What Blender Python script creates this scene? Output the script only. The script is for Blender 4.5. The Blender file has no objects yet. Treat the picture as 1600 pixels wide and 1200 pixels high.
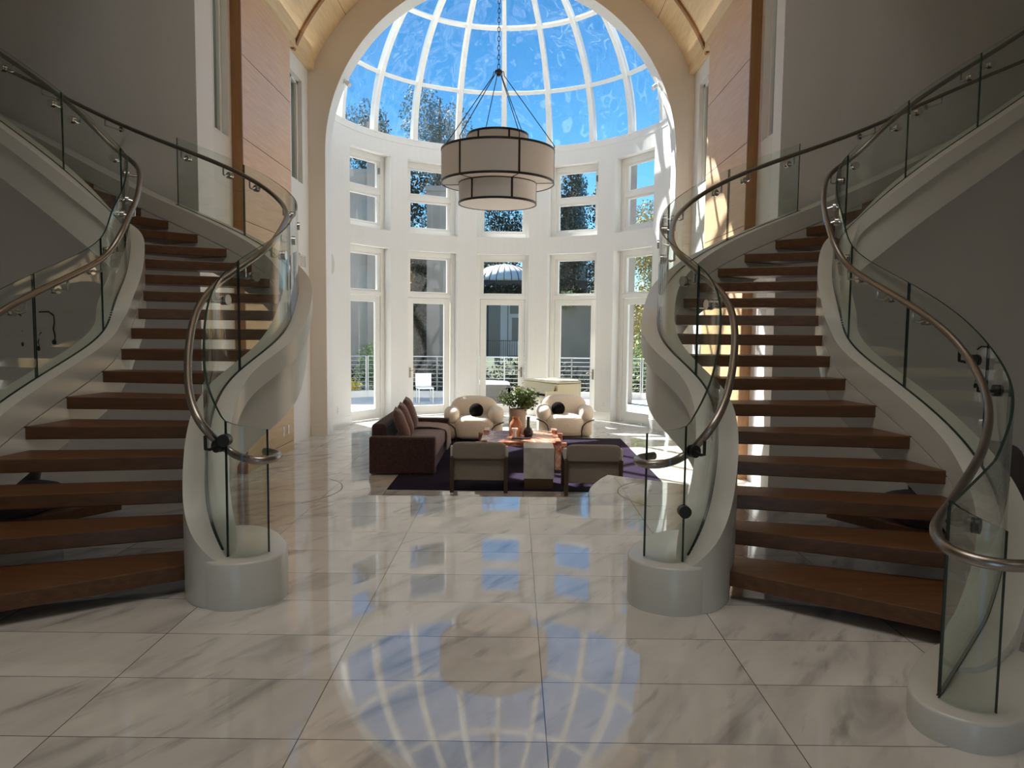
import bpy, bmesh, math, random
import numpy as np
from mathutils import Vector, Matrix
PI = math.pi
C = bpy.context.scene.collection
SC = bpy.context.scene
R = random.Random(7)
S = -0.66                      # level of the sunken lounge floor

# ------------------------------------------------------------------ camera
def make_camera():
    pitch, roll, yaw = math.radians(4.27), math.radians(0.6), 0.0026
    c, s = math.cos(yaw), math.sin(yaw)
    rt = Vector((c, s, 0))
    fw = Vector((-s*math.cos(pitch), c*math.cos(pitch), -math.sin(pitch)))
    up = Vector((-s*math.sin(pitch), c*math.sin(pitch), math.cos(pitch)))
    r2 = rt*math.cos(roll)+up*math.sin(roll)
    u2 = up*math.cos(roll)-rt*math.sin(roll)
    cam = bpy.data.cameras.new('camera')
    cam.sensor_width = 36; cam.lens = 1151/1600*36
    cam.clip_start = .05; cam.clip_end = 500
    o = bpy.data.objects.new('camera', cam); C.objects.link(o)
    m = Matrix((r2, u2, -fw)).transposed().to_4x4()
    m.translation = Vector((.31, 0, 1.51))
    o.matrix_world = m
    SC.camera = o
make_camera()

# ------------------------------------------------------------------ light
SC.view_settings.view_transform = 'Standard'
SC.view_settings.look = 'None'
SC.view_settings.exposure = 0.52
SC.view_settings.gamma = 1
SC.view_settings.use_curve_mapping = False
try:
    SC.cycles.max_bounces = 14; SC.cycles.diffuse_bounces = 6; SC.cycles.glossy_bounces = 4
    SC.cycles.transparent_max_bounces = 32; SC.cycles.sample_clamp_indirect = 6
    SC.cycles.caustics_reflective = False; SC.cycles.caustics_refractive = False
except Exception:
    pass
SKY, SUN, HALL, CORNICE_FILL = 0.15, 14.0, 16.0, 4.0
SUN_DIR = Vector((.50, -.62, -.86)).normalized()
def make_world():
    w = bpy.data.worlds.new('sky'); SC.world = w; w.use_nodes = True
    nt = w.node_tree; bg = nt.nodes['Background']
    sky = nt.nodes.new('ShaderNodeTexSky'); sky.sky_type = 'NISHITA'
    sky.sun_disc = False; sky.sun_elevation = math.radians(47)
    sky.sun_rotation = math.radians(200); sky.air_density = 1.0; sky.dust_density = 0.2; sky.ozone_density = 4.0
    hs = nt.nodes.new('ShaderNodeHueSaturation'); hs.inputs['Saturation'].default_value = 1.22
    hs.inputs['Hue'].default_value = .485
    nt.links.new(sky.outputs[0], hs.inputs['Color']); mu = nt.nodes.new('ShaderNodeMix'); mu.data_type = 'RGBA'; mu.blend_type = 'MULTIPLY'; mu.inputs[0].default_value = 1
    mu.inputs[7].default_value = (.68, .86, 1, 1)
    nt.links.new(hs.outputs[0], mu.inputs[6]); nt.links.new(mu.outputs[2], bg.inputs[0])
    bg.inputs[1].default_value = SKY
    l = bpy.data.lights.new('sun', 'SUN'); l.energy = SUN; l.angle = math.radians(.6); l.color = (1, .965, .915)
    o = bpy.data.objects.new('sun', l); C.objects.link(o)
    o.rotation_euler = SUN_DIR.to_track_quat('-Z', 'Y').to_euler(); o.location = (-20, 40, 40)
make_world()
def area(name, loc, target, sx, sy, e, col=(1, .95, .88)):
    l = bpy.data.lights.new(name, 'AREA'); l.shape = 'RECTANGLE'; l.size = sx; l.size_y = sy; l.energy = e; l.color = col
    o = bpy.data.objects.new(name, l); C.objects.link(o); o.location = loc
    o.rotation_euler = (Vector(target)-Vector(loc)).to_track_quat('-Z', 'Y').to_euler()
for x in (-5.5, 5.5):                      # unseen fill lights added under the ceiling behind the camera
    area('ceiling_lamp', (x, -3.4, 6.9), (x, -3.4, 0), 3, 2.4, HALL)
area('vault_lamp', (0, 2.5, 8.3), (0, 2.5, 0), 4, 4, HALL*7)  # unseen fill light added below the vault to lift the hall walls
for x in (-4.5, 4.5):                      # fill lights added in the passages to brighten the tall side windows
    area('passage_lamp', (x, 12, 6.9), (x, 12, 0), .5, 4, 14)
for x in (-1, 1):                          # unseen fill lights added above the two cornices to brighten the vault
    area('cove_lamp', (x*3.50, 10.5, 6.72), (x*2.2, 10.5, 8.6), 7.5, .3, CORNICE_FILL, (1, .95, .88))

# ------------------------------------------------------------------ materials
MATS = {}
def mat(name, col=(.8, .8, .8), rough=.5, metal=0, spec=.5, sheen=0, build=None):
    m = bpy.data.materials.new(name); m.use_nodes = True
    b = m.node_tree.nodes['Principled BSDF']
    b.inputs['Base Color'].default_value = (*col, 1); b.inputs['Roughness'].default_value = rough
    b.inputs['Metallic'].default_value = metal; b.inputs['Specular IOR Level'].default_value = spec
    if sheen: b.inputs['Sheen Weight'].default_value = sheen; b.inputs['Sheen Roughness'].default_value = .4
    if build: build(m.node_tree, b)
    MATS[name] = m
    return m
def N(nt, t, **kw):
    n = nt.nodes.new(t)
    for k, v in kw.items():
        if k in n.inputs.keys() if hasattr(n.inputs, 'keys') else False: n.inputs[k].default_value = v
        else: setattr(n, k, v)
    return n
def ramp(nt, fac, stops):
    r = nt.nodes.new('ShaderNodeValToRGB'); nt.links.new(fac, r.inputs[0])
    e = r.color_ramp.elements
    while len(e) < len(stops): e.new(.5)
    for i, (p, c) in enumerate(stops): e[i].position = p; e[i].color = (*c, 1)
    return r.outputs[0]
def coords(nt, scale=(1, 1, 1), rot=(0, 0, 0), kind='Object'):
    tc = nt.nodes.new('ShaderNodeTexCoord'); mp = nt.nodes.new('ShaderNodeMapping')
    mp.inputs['Scale'].default_value = scale; mp.inputs['Rotation'].default_value = rot
    nt.links.new(tc.outputs[kind], mp.inputs[0]); return mp.outputs[0]
def math_n(nt, op, a, b=None, c=None):
    n = nt.nodes.new('ShaderNodeMath'); n.operation = op
    for i, v in enumerate((a, b, c)):
        if v is None: continue
        if isinstance(v, (int, float)): n.inputs[i].default_value = v
        else: nt.links.new(v, n.inputs[i])
    return n.outputs[0]
def mixc(nt, fac, a, b):
    n = nt.nodes.new('ShaderNodeMix'); n.data_type = 'RGBA'
    if isinstance(fac, (int, float)): n.inputs[0].default_value = fac
    else: nt.links.new(fac, n.inputs[0])
    for i, v in ((6, a), (7, b)):
        if isinstance(v, tuple): n.inputs[i].default_value = (*v, 1)
        else: nt.links.new(v, n.inputs[i])
    return n.outputs[2]
def noise_col(c1, c2, scale=3, detail=5, stretch=(1, 1, 1), bump=0):
    def f(nt, b):
        v = coords(nt, stretch)
        n = nt.nodes.new('ShaderNodeTexNoise'); n.inputs['Scale'].default_value = scale; n.inputs['Detail'].default_value = detail
        nt.links.new(v, n.inputs[0])
        nt.links.new(ramp(nt, n.outputs[0], [(.3, c1), (.7, c2)]), b.inputs['Base Color'])
        if bump:
            bp = nt.nodes.new('ShaderNodeBump'); bp.inputs['Strength'].default_value = bump; bp.inputs['Distance'].default_value = .01
            nt.links.new(n.outputs[0], bp.inputs['Height']); nt.links.new(bp.outputs[0], b.inputs['Normal'])
    return f
def wood(c1, c2, axis='x', scale=6):
    st = {'x': (.6, 9, 9), 'y': (9, .6, 9), 'z': (9, 9, .6)}[axis]
    return noise_col(c1, c2, scale, 6, st)
def marble_floor(nt, b):
    tc = nt.nodes.new('ShaderNodeTexCoord'); sx = nt.nodes.new('ShaderNodeSeparateXYZ')
    nt.links.new(tc.outputs['Object'], sx.inputs[0])
    u = math_n(nt, 'DIVIDE', math_n(nt, 'ADD', sx.outputs[0], .469), .913)
    v = math_n(nt, 'DIVIDE', math_n(nt, 'ADD', sx.outputs[1], -2.597), .459)
    fu, fv = math_n(nt, 'FRACT', u), math_n(nt, 'FRACT', v)
    du = math_n(nt, 'MULTIPLY', math_n(nt, 'MINIMUM', fu, math_n(nt, 'SUBTRACT', 1, fu)), .913)
    dv = math_n(nt, 'MULTIPLY', math_n(nt, 'MINIMUM', fv, math_n(nt, 'SUBTRACT', 1, fv)), .459)
    joint = math_n(nt, 'LESS_THAN', math_n(nt, 'MINIMUM', du, dv), .0022)
    cell = nt.nodes.new('ShaderNodeCombineXYZ')
    nt.links.new(math_n(nt, 'FLOOR', u), cell.inputs[0]); nt.links.new(math_n(nt, 'FLOOR', v), cell.inputs[1])
    wn = nt.nodes.new('ShaderNodeTexWhiteNoise'); nt.links.new(cell.outputs[0], wn.inputs['Vector'])
    # veins run diagonally and break at each tile
    va = nt.nodes.new('ShaderNodeVectorMath'); va.operation = 'MULTIPLY_ADD'
    nt.links.new(wn.outputs['Color'], va.inputs[0]); va.inputs[1].default_value = (7, 7, 7); nt.links.new(tc.outputs['Object'], va.inputs[2])
    m0 = nt.nodes.new('ShaderNodeMapping'); m0.inputs['Rotation'].default_value = (0, 0, math.radians(-58))
    mp = nt.nodes.new('ShaderNodeMapping'); mp.inputs['Scale'].default_value = (.6, 2.4, 1)
    nt.links.new(va.outputs[0], m0.inputs[0]); nt.links.new(m0.outputs[0], mp.inputs[0])
    n1 = nt.nodes.new('ShaderNodeTexNoise'); n1.inputs['Scale'].default_value = 1.7; n1.inputs['Detail'].default_value = 7; n1.inputs['Distortion'].default_value = .8
    nt.links.new(mp.outputs[0], n1.inputs[0])
    n2 = nt.nodes.new('ShaderNodeTexNoise'); n2.inputs['Scale'].default_value = 5; n2.inputs['Detail'].default_value = 5
    nt.links.new(mp.outputs[0], n2.inputs[0])
    base = ramp(nt, n1.outputs[0], [(.27, (.36, .36, .345)), (.45, (.65, .635, .605)), (.72, (.765, .745, .71))])
    vein = ramp(nt, n2.outputs[0], [(.26, (.5, .5, .5)), (.40, (1, 1, 1))])
    mu = nt.nodes.new('ShaderNodeMix'); mu.data_type = 'RGBA'; mu.blend_type = 'MULTIPLY'; mu.inputs[0].default_value = .7
    nt.links.new(base, mu.inputs[6]); nt.links.new(vein, mu.inputs[7])
    ton = nt.nodes.new('ShaderNodeMix'); ton.data_type = 'RGBA'; ton.blend_type = 'MULTIPLY'; ton.inputs[0].default_value = 1
    nt.links.new(mu.outputs[2], ton.inputs[6])
    nt.links.new(ramp(nt, wn.outputs['Value'], [(0, (.86, .85, .84)), (1, (1, 1, 1))]), ton.inputs[7])
    nt.links.new(mixc(nt, joint, ton.outputs[2], (.13, .12, .11)), b.inputs['Base Color'])
    b.inputs['Roughness'].default_value = .04; b.inputs['IOR'].default_value = 1.85
def clear_glass(name, tint, refl=1.0, rough=0.0, wavy=0):
    m = bpy.data.materials.new(name); m.use_nodes = True; nt = m.node_tree; nt.nodes.clear()
    o = nt.nodes.new('ShaderNodeOutputMaterial'); t = nt.nodes.new('ShaderNodeBsdfTransparent'); g = nt.nodes.new('ShaderNodeBsdfGlossy')
    t.inputs[0].default_value = (*tint, 1); g.inputs['Roughness'].default_value = rough
    ge = nt.nodes.new('ShaderNodeNewGeometry'); dt = nt.nodes.new('ShaderNodeVectorMath'); dt.operation = 'DOT_PRODUCT'
    nt.links.new(ge.outputs['Normal'], dt.inputs[0]); nt.links.new(ge.outputs['Incoming'], dt.inputs[1])
    inv = math_n(nt, 'SUBTRACT', 1, math_n(nt, 'ABSOLUTE', dt.outputs['Value']))
    fres = math_n(nt, 'MULTIPLY_ADD', math_n(nt, 'POWER', inv, 5), .96, .04)
    mx = nt.nodes.new('ShaderNodeMixShader')
    nt.links.new(math_n(nt, 'MULTIPLY', fres, refl), mx.inputs[0])
    nt.links.new(t.outputs[0], mx.inputs[1]); nt.links.new(g.outputs[0], mx.inputs[2]); nt.links.new(mx.outputs[0], o.inputs[0])
    if wavy:
        nz = nt.nodes.new('ShaderNodeTexNoise'); nz.inputs['Scale'].default_value = 1.3; nz.inputs['Detail'].default_value = 1
        nt.links.new(coords(nt), nz.inputs[0]); bp = nt.nodes.new('ShaderNodeBump'); bp.inputs['Strength'].default_value = 1; bp.inputs['Distance'].default_value = wavy
        nt.links.new(nz.outputs[0], bp.inputs['Height']); nt.links.new(bp.outputs[0], g.inputs['Normal'])
    MATS[name] = m; return m
mat('plaster', (.80, .80, .785), .6)
mat('hall_plaster', (.76, .755, .74), .7)
mat('beige', (.78, .72, .64), .6)
mat('white_paint', (.84, .84, .81), .3)
mat('stair_white', (.58, .58, .54), .28)
mat('marble_floor', build=marble_floor)
mat('terrace_stone', build=noise_col((.62, .6, .56), (.75, .73, .69), 2), rough=.7)
mat('maple', build=wood((.72, .46, .27), (.81, .56, .36), 'y', 3), rough=.42)
mat('vault_maple', build=wood((.70, .50, .27), (.80, .61, .37), 'y', 3), rough=.45)
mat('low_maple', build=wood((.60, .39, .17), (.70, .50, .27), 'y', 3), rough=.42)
mat('wood_edge', build=wood((.28, .135, .05), (.37, .185, .07), 'z', 3), rough=.45)
mat('walnut', build=wood((.078, .032, .011), (.14, .06, .023), 'x', 4), rough=.38)
mat('joint_dark', (.16, .11, .07), .8)
mat('steel', (.33, .30, .275), .3, 1)
mat('steel_light', (.62, .62, .60), .22, 1)
mat('black_metal', (.012, .012, .013), .4)
mat('alum', (.5, .5, .49), .4, .7)
clear_glass('stair_glass', (.93, .962, .943), 1.0)
clear_glass('window_glass', (.97, .98, .98), .7)
clear_glass('dome_glass', (.93, .96, .975), 1.9, .03, .5)
clear_glass('side_glass', (.6, .68, .66), 1.6)
mat('glass_edge', (.01, .03, .024), .15)
mat('shade_fabric', (.66, .67, .69), .9)
mat('shade_diffuser', (.80, .77, .74), .8)
mat('sofa_fabric', build=noise_col((.052, .027, .024), (.085, .047, .042), 30), rough=.9, sheen=.2, spec=.2)
mat('pillow_fabric', build=noise_col((.13, .07, .06), (.19, .105, .095), 40), rough=.85, sheen=.3)
mat('throw_fabric', build=noise_col((.26, .18, .14), (.34, .25, .20), 60), rough=.9, sheen=.2)
mat('boucle', build=noise_col((.72, .63, .52), (.82, .74, .63), 70, bump=.5), rough=.95, sheen=.2)
mat('black_boucle', build=noise_col((.005, .004, .004), (.012, .011, .011), 80, bump=.5), rough=1, spec=.05)
mat('dark_leather', (.05, .02, .015), .45)
mat('taupe_fabric', build=noise_col((.24, .21, .175), (.29, .255, .215), 60), rough=.85)
mat('chair_wood', build=wood((.05, .03, .017), (.085, .05, .03), 'z', 4), rough=.4)
mat('cream_vinyl', (.68, .64, .56), .5)
mat('white_marble', build=noise_col((.45, .45, .43), (.70, .69, .66), 6, 8), rough=.25)
mat('plinth_wood', build=wood((.085, .05, .025), (.13, .075, .038), 'x', 4), rough=.5)
def red_marble(nt, b):
    v = coords(nt)
    n = nt.nodes.new('ShaderNodeTexNoise'); n.inputs['Scale'].default_value = 3.5; n.inputs['Detail'].default_value = 10; n.inputs['Distortion'].default_value = 2.2; n.inputs['Roughness'].default_value = .65
    nt.links.new(v, n.inputs[0])
    nt.links.new(ramp(nt, n.outputs[0], [(.3, (.09, .022, .013)), (.44, (.36, .10, .05)), (.54, (.58, .30, .19)), (.66, (.72, .55, .44)), (.8, (.33, .11, .06))]), b.inputs['Base Color'])
mat('red_marble', build=red_marble, rough=.18)
mat('rug_purple', build=noise_col((.014, .0095, .022), (.027, .018, .037), 14, 6, (1, 3, 1)), rough=1, spec=.02, sheen=.04)
mat('terracotta', build=noise_col((.32, .09, .035), (.66, .33, .16), 5, 4), rough=.3)
mat('black_ceramic', (.012, .011, .012), .25)
mat('white_ceramic', (.82, .78, .74), .4)
mat('stoneware', (.36, .32, .28), .8)
mat('tray_black', (.03, .03, .035), .3)
mat('leaf_plant', build=noise_col((.06, .12, .03), (.22, .30, .10), 25), rough=.6)
mat('ivory', (.80, .74, .52), .25)
mat('piano_black', (.015, .013, .012), .3)
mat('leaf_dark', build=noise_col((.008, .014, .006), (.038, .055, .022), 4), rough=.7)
mat('leaf_gum', build=noise_col((.09, .125, .12), (.26, .31, .28), 3), rough=.7)
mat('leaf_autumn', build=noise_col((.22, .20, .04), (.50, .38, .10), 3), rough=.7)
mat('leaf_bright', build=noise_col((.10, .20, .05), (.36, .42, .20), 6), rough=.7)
mat('bloom_yellow', (.75, .60, .06), .7)
mat('bark', build=noise_col((.07, .05, .035), (.15, .115, .085), 8), rough=.9)
mat('lawn', build=noise_col((.03, .045, .015), (.08, .09, .035), 2), rough=.9)
mat('render_grey', build=noise_col((.24, .23, .20), (.30, .28, .25), 1.2), rough=.9)
mat('render_beige', build=noise_col((.22, .20, .175), (.28, .255, .22), 1.2), rough=.9)
mat('zinc', build=noise_col((.74, .75, .70), (.82, .83, .77), 3), rough=.5)
mat('siding', (.07, .10, .13), .7)
mat('far_white', (.55, .58, .60), .6)
mat('outdoor_cushion', (.82, .82, .8), .8)
mat('wicker', build=noise_col((.05, .048, .042), (.11, .105, .095), 40), rough=.8)
mat('speaker_grey', (.60, .60, .57), .6)
mat('dark_seat', (.035, .03, .028), .5)
mat('seat_edge', build=wood((.16, .075, .035), (.22, .11, .05), 'x', 4), rough=.45)
mat('grille', (.45, .44, .42), .5)

# ------------------------------------------------------------------ mesh helpers
class MB:
    def __init__(s): s.v = []; s.f = []; s.m = []
    def add(s, verts, faces, mi=0):
        o = len(s.v); s.v += [tuple(map(float, p)) for p in verts]
        s.f += [tuple(i+o for i in f) for f in faces]; s.m += [mi]*len(faces)
    def box(s, x0, x1, y0, y1, z0, z1, mi=0):
        s.add([(x, y, z) for z in (z0, z1) for y in (y0, y1) for x in (x0, x1)],
              [(0, 2, 3, 1), (4, 5, 7, 6), (0, 1, 5, 4), (2, 6, 7, 3), (0, 4, 6, 2), (1, 3, 7, 5)], mi)
    def prism(s, poly, z0, z1, mi=0, mi_side=None):
        n = len(poly)
        s.add([(x, y, z0) for x, y in poly]+[(x, y, z1) for x, y in poly], [tuple(range(n-1, -1, -1)), tuple(range(n, 2*n))], mi)
        o = len(s.v)-2*n
        for i in range(n):
            j = (i+1) % n; s.f.append((o+i, o+j, o+n+j, o+n+i)); s.m.append(mi if mi_side is None else mi_side)
    def sweep(s, rings, closed_ring=True, caps=True, mi=0, mis=None):
        n = len(rings[0]); o = len(s.v)
        for r in rings: s.v += [tuple(map(float, p)) for p in r]
        for i in range(len(rings)-1):
            for j in range(n if closed_ring else n-1):
                k = (j+1) % n
                s.f.append((o+i*n+j, o+i*n+k, o+(i+1)*n+k, o+(i+1)*n+j)); s.m.append(mis[j] if mis else mi)
        if caps and closed_ring:
            s.f.append(tuple(o+j for j in range(n-1, -1, -1))); s.f.append(tuple(o+(len(rings)-1)*n+j for j in range(n)))
            e = max(mis) if mis else mi
            s.m += [e, e]
    def tube(s, path, r, seg=8, mi=0, r2=None):
        P = [Vector(p) for p in path]; rings = []; prev = None
        for i, p in enumerate(P):
            t = (P[min(i+1, len(P)-1)]-P[max(i-1, 0)]).normalized()
            if prev is None:
                a = Vector((0, 0, 1)) if abs(t.z) < .9 else Vector((1, 0, 0)); u = t.cross(a).normalized()
            else:
                u = (prev-t*prev.dot(t)).normalized()
            prev = u; w = t.cross(u)
            rr = r if r2 is None else r+(r2-r)*i/(len(P)-1)
            rings.append([p+(u*math.cos(2*PI*k/seg)+w*math.sin(2*PI*k/seg))*rr for k in range(seg)])
        s.sweep(rings, mi=mi)
    def lathe(s, prof, seg=32, cx=0, cy=0, mi=0, caps=True):
        rings = [[(cx+r*math.cos(2*PI*k/seg), cy+r*math.sin(2*PI*k/seg), z) for k in range(seg)] for r, z in prof]
        s.sweep(rings, mi=mi, caps=caps)
    def disc(s, c, nrm, r, th, seg=16, mi=0):
        c = Vector(c); nrm = Vector(nrm).normalized(); s.tube([c-nrm*th/2, c+nrm*th/2], r, seg, mi)
    def super(s, c, half, e1=.5, e2=.5, nu=20, nv=28, rot=None, mi=0):
        rings = []
        sg = lambda x, p: math.copysign(abs(x)**p, x)
        for i in range(nu+1):
            a = -PI/2+PI*i/nu
            a = max(min(a, PI/2-.02), -PI/2+.02)
            ring = []
            for j in range(nv):
                b = 2*PI*j/nv
                p = Vector((half[0]*sg(math.cos(a), e1)*sg(math.cos(b), e2), half[1]*sg(math.cos(a), e1)*sg(math.sin(b), e2), half[2]*sg(math.sin(a), e1)))
                if rot: p = rot @ p
                ring.append(p+Vector(c))
            rings.append(ring)
        s.sweep(rings, mi=mi)
    def build(s, name, mats, parent=None, smooth=False, origin=(0, 0, 0), bevel=0, auto=False):
        me = bpy.data.meshes.new(name); ox, oy, oz = origin
        me.from_pydata([(x-ox, y-oy, z-oz) for x, y, z in s.v], [], s.f)
        if isinstance(mats, str): mats = [mats]
        for m in mats: me.materials.append(MATS[m])
        me.polygons.foreach_set('material_index', s.m)
        bm = bmesh.new(); bm.from_mesh(me); bmesh.ops.recalc_face_normals(bm, faces=bm.faces); bm.to_mesh(me); bm.free()
        if smooth: me.polygons.foreach_set('use_smooth', [True]*len(me.polygons))
        me.update()
        o = bpy.data.objects.new(name, me); C.objects.link(o)
        if parent: o.parent = parent
        else: o.location = origin
        if auto:
            bm = bmesh.new(); bm.from_mesh(me)
            for e in bm.edges:
                if len(e.link_faces) == 2 and e.calc_face_angle(0) > math.radians(38): e.smooth = False
            bm.to_mesh(me); bm.free()
        if bevel:
            b = o.modifiers.new('edge', 'BEVEL'); b.width = bevel; b.segments = 2; b.limit_method = 'ANGLE'; b.angle_limit = math.radians(50)
        return o
def tag(o, label=None, cat=None, group=None, kind=None):
    if label: o['label'] = label
    if cat: o['category'] = cat
    if group: o['group'] = group
    if kind: o['kind'] = kind
    return o
def empty(name, loc, rz=0):
    o = bpy.data.objects.new(name, None); C.objects.link(o); o.location = loc; o.rotation_euler = (0, 0, rz); o.empty_display_size = .1
    return o
def struct(o, label=None):
    o['kind'] = 'structure'
    if label: o['label'] = label
    return o
def copy_tree(o, parent=None):
    c = o.copy(); C.objects.link(c)
    if parent: c.parent = parent
    for ch in list(o.children): copy_tree(ch, c)
    return c
def quick(name, mats, fn, parent=None, **kw):
    b = MB(); fn(b); return b.build(name, mats, parent, **kw)

# ------------------------------------------------------------------ spline data of the two stairs
KN = [-2, 0, 1.5, 3, 4.5, 6, 7.5, 9, 10.5, 12, 13.5, 15, 17.5, 21, 26, 31]
KL = [(1.029, 3.892), (1.205, 3.912), (1.359, 4.003), (1.492, 4.272), (1.572, 4.547), (1.548, 4.868), (1.381, 5.29), (1.48, 6.01), (1.707, 6.869),
      (2.013, 7.399), (2.442, 7.724), (3.002, 8.005), (4.0, 8.515), (5.22, 9.12), (7.0, 9.95), (8.78, 10.78)]
KR = [(1.844, 2.512), (2.52, 3.344), (2.929, 3.853), (3.125, 4.341), (3.104, 4.73), (3.03, 5.277), (2.955, 5.808), (2.933, 5.979), (3.029, 6.34),
      (3.178, 6.712), (3.418, 7.128), (3.66, 7.17), (4.16, 7.25), (5.06, 7.63), (6.36, 8.28), (7.65, 8.95)]
def spline(K, V, n):
    K = np.array(K, float); V = np.array(V, float); n = np.atleast_1d(np.array(n, float)); M_ = len(K); h = np.diff(K)
    A = np.zeros((M_, M_)); B = np.zeros((M_, 2)); A[0, 0] = A[-1, -1] = 1
    for i in range(1, M_-1):
        A[i, i-1] = h[i-1]; A[i, i] = 2*(h[i-1]+h[i]); A[i, i+1] = h[i]
        B[i] = 6*((V[i+1]-V[i])/h[i]-(V[i]-V[i-1])/h[i-1])
    M = np.linalg.solve(A, B); j = np.clip(np.searchsorted(K, n)-1, 0, M_-2); hh = h[j][:, None]
    a = (K[j+1]-n)[:, None]; b = (n-K[j])[:, None]
    return M[j]*a**3/(6*hh)+M[j+1]*b**3/(6*hh)+(V[j]/hh-M[j]*hh/6)*a+(V[j+1]/hh-M[j+1]*hh/6)*b
ND = np.linspace(-2, 30, 641)
def smooth_curve(c, k=9):
    w = np.hanning(k+2)[1:-1]; w /= w.sum(); p = np.pad(c, ((k//2, k//2), (0, 0)), mode='reflect', reflect_type='odd')
    return np.stack([np.convolve(p[:, i], w, 'valid') for i in range(2)], 1)
LC = smooth_curve(spline(KN, KL, ND), 21); RC = smooth_curve(spline(KN, KR, ND), 21)
def offc(c, d):
    t = np.gradient(c, axis=0); t /= np.linalg.norm(t, axis=1)[:, None]
    return c+np.stack([t[:, 1], -t[:, 0]], 1)*d
def at(c, n): return np.array([np.interp(n, ND, c[:, 0]), np.interp(n, ND, c[:, 1])])
RISE, AOFF, GH, WS = .165, .194, .7235, .25
def ztop(n): return np.maximum(n*RISE+AOFF, .24)

# ------------------------------------------------------------------ room shell
def hall_floor():
    b = MB()
    right = [(1.0, 6.55), (1.01, 6.75), (1.05, 6.95), (1.11, 7.16), (1.2, 7.4), (1.3, 7.61), (2.06, 7.14), (2.7, 6.7), (3.3, 6.2), (4.2, 5.9), (11, 5.9)]
    poly = [(-x, y) for x, y in reversed(right)]+right+[(11, -5), (-11, -5)]
    b.prism(poly, S-.1, 0)
    return b
struct(hall_floor().build('floor', 'marble_floor'))
struct(quick('floor', 'marble_floor', lambda b: (b.box(-11, 11, 5.5, 15.0, S-.2, S-.0), b.prism([(4.05*math.cos(PI*k/24), 15+4.05*math.sin(PI*k/24)) for k in range(25)], S-.2, S-.0005))))
for k in range(3):                      # steps down into the lounge, hidden behind the platform edge
    struct(quick('slab', 'marble_floor', lambda b: b.box(-1.02, 1.02, 6.5, 6.56+.3*(k+1), S, -.165*(k+1))))
for sx in (-1, 1):                      # thin dark inlay lines set in the marble near the steps
    pts = [(sx*1.52, 7.25), (sx*1.36, 7.05), (sx*1.29, 6.75), (sx*1.36, 6.45), (sx*1.5, 6.22)]
    pts = [Vector((*p, .0005)) for p in pts]
    def arc(b, pts=pts):
        fine = []
        for i in range(len(pts)-1):
            for t in range(6):
                p0, p1, p2, p3 = pts[max(i-1, 0)], pts[i], pts[i+1], pts[min(i+2, len(pts)-1)]; t_ = t/6
                fine.append(.5*((2*p1)+(p2-p0)*t_+(2*p0-5*p1+4*p2-p3)*t_**2+(3*p1-p0-3*p2+p3)*t_**3))
        fine.append(pts[-1])
        b.sweep([[p+Vector((-.004, 0, -.001)), p+Vector((.004, 0, -.001)), p+Vector((.004, 0, .0008)), p+Vector((-.004, 0, .0008))] for p in fine])
    struct(quick('floor_line', 'joint_dark', arc))
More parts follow.
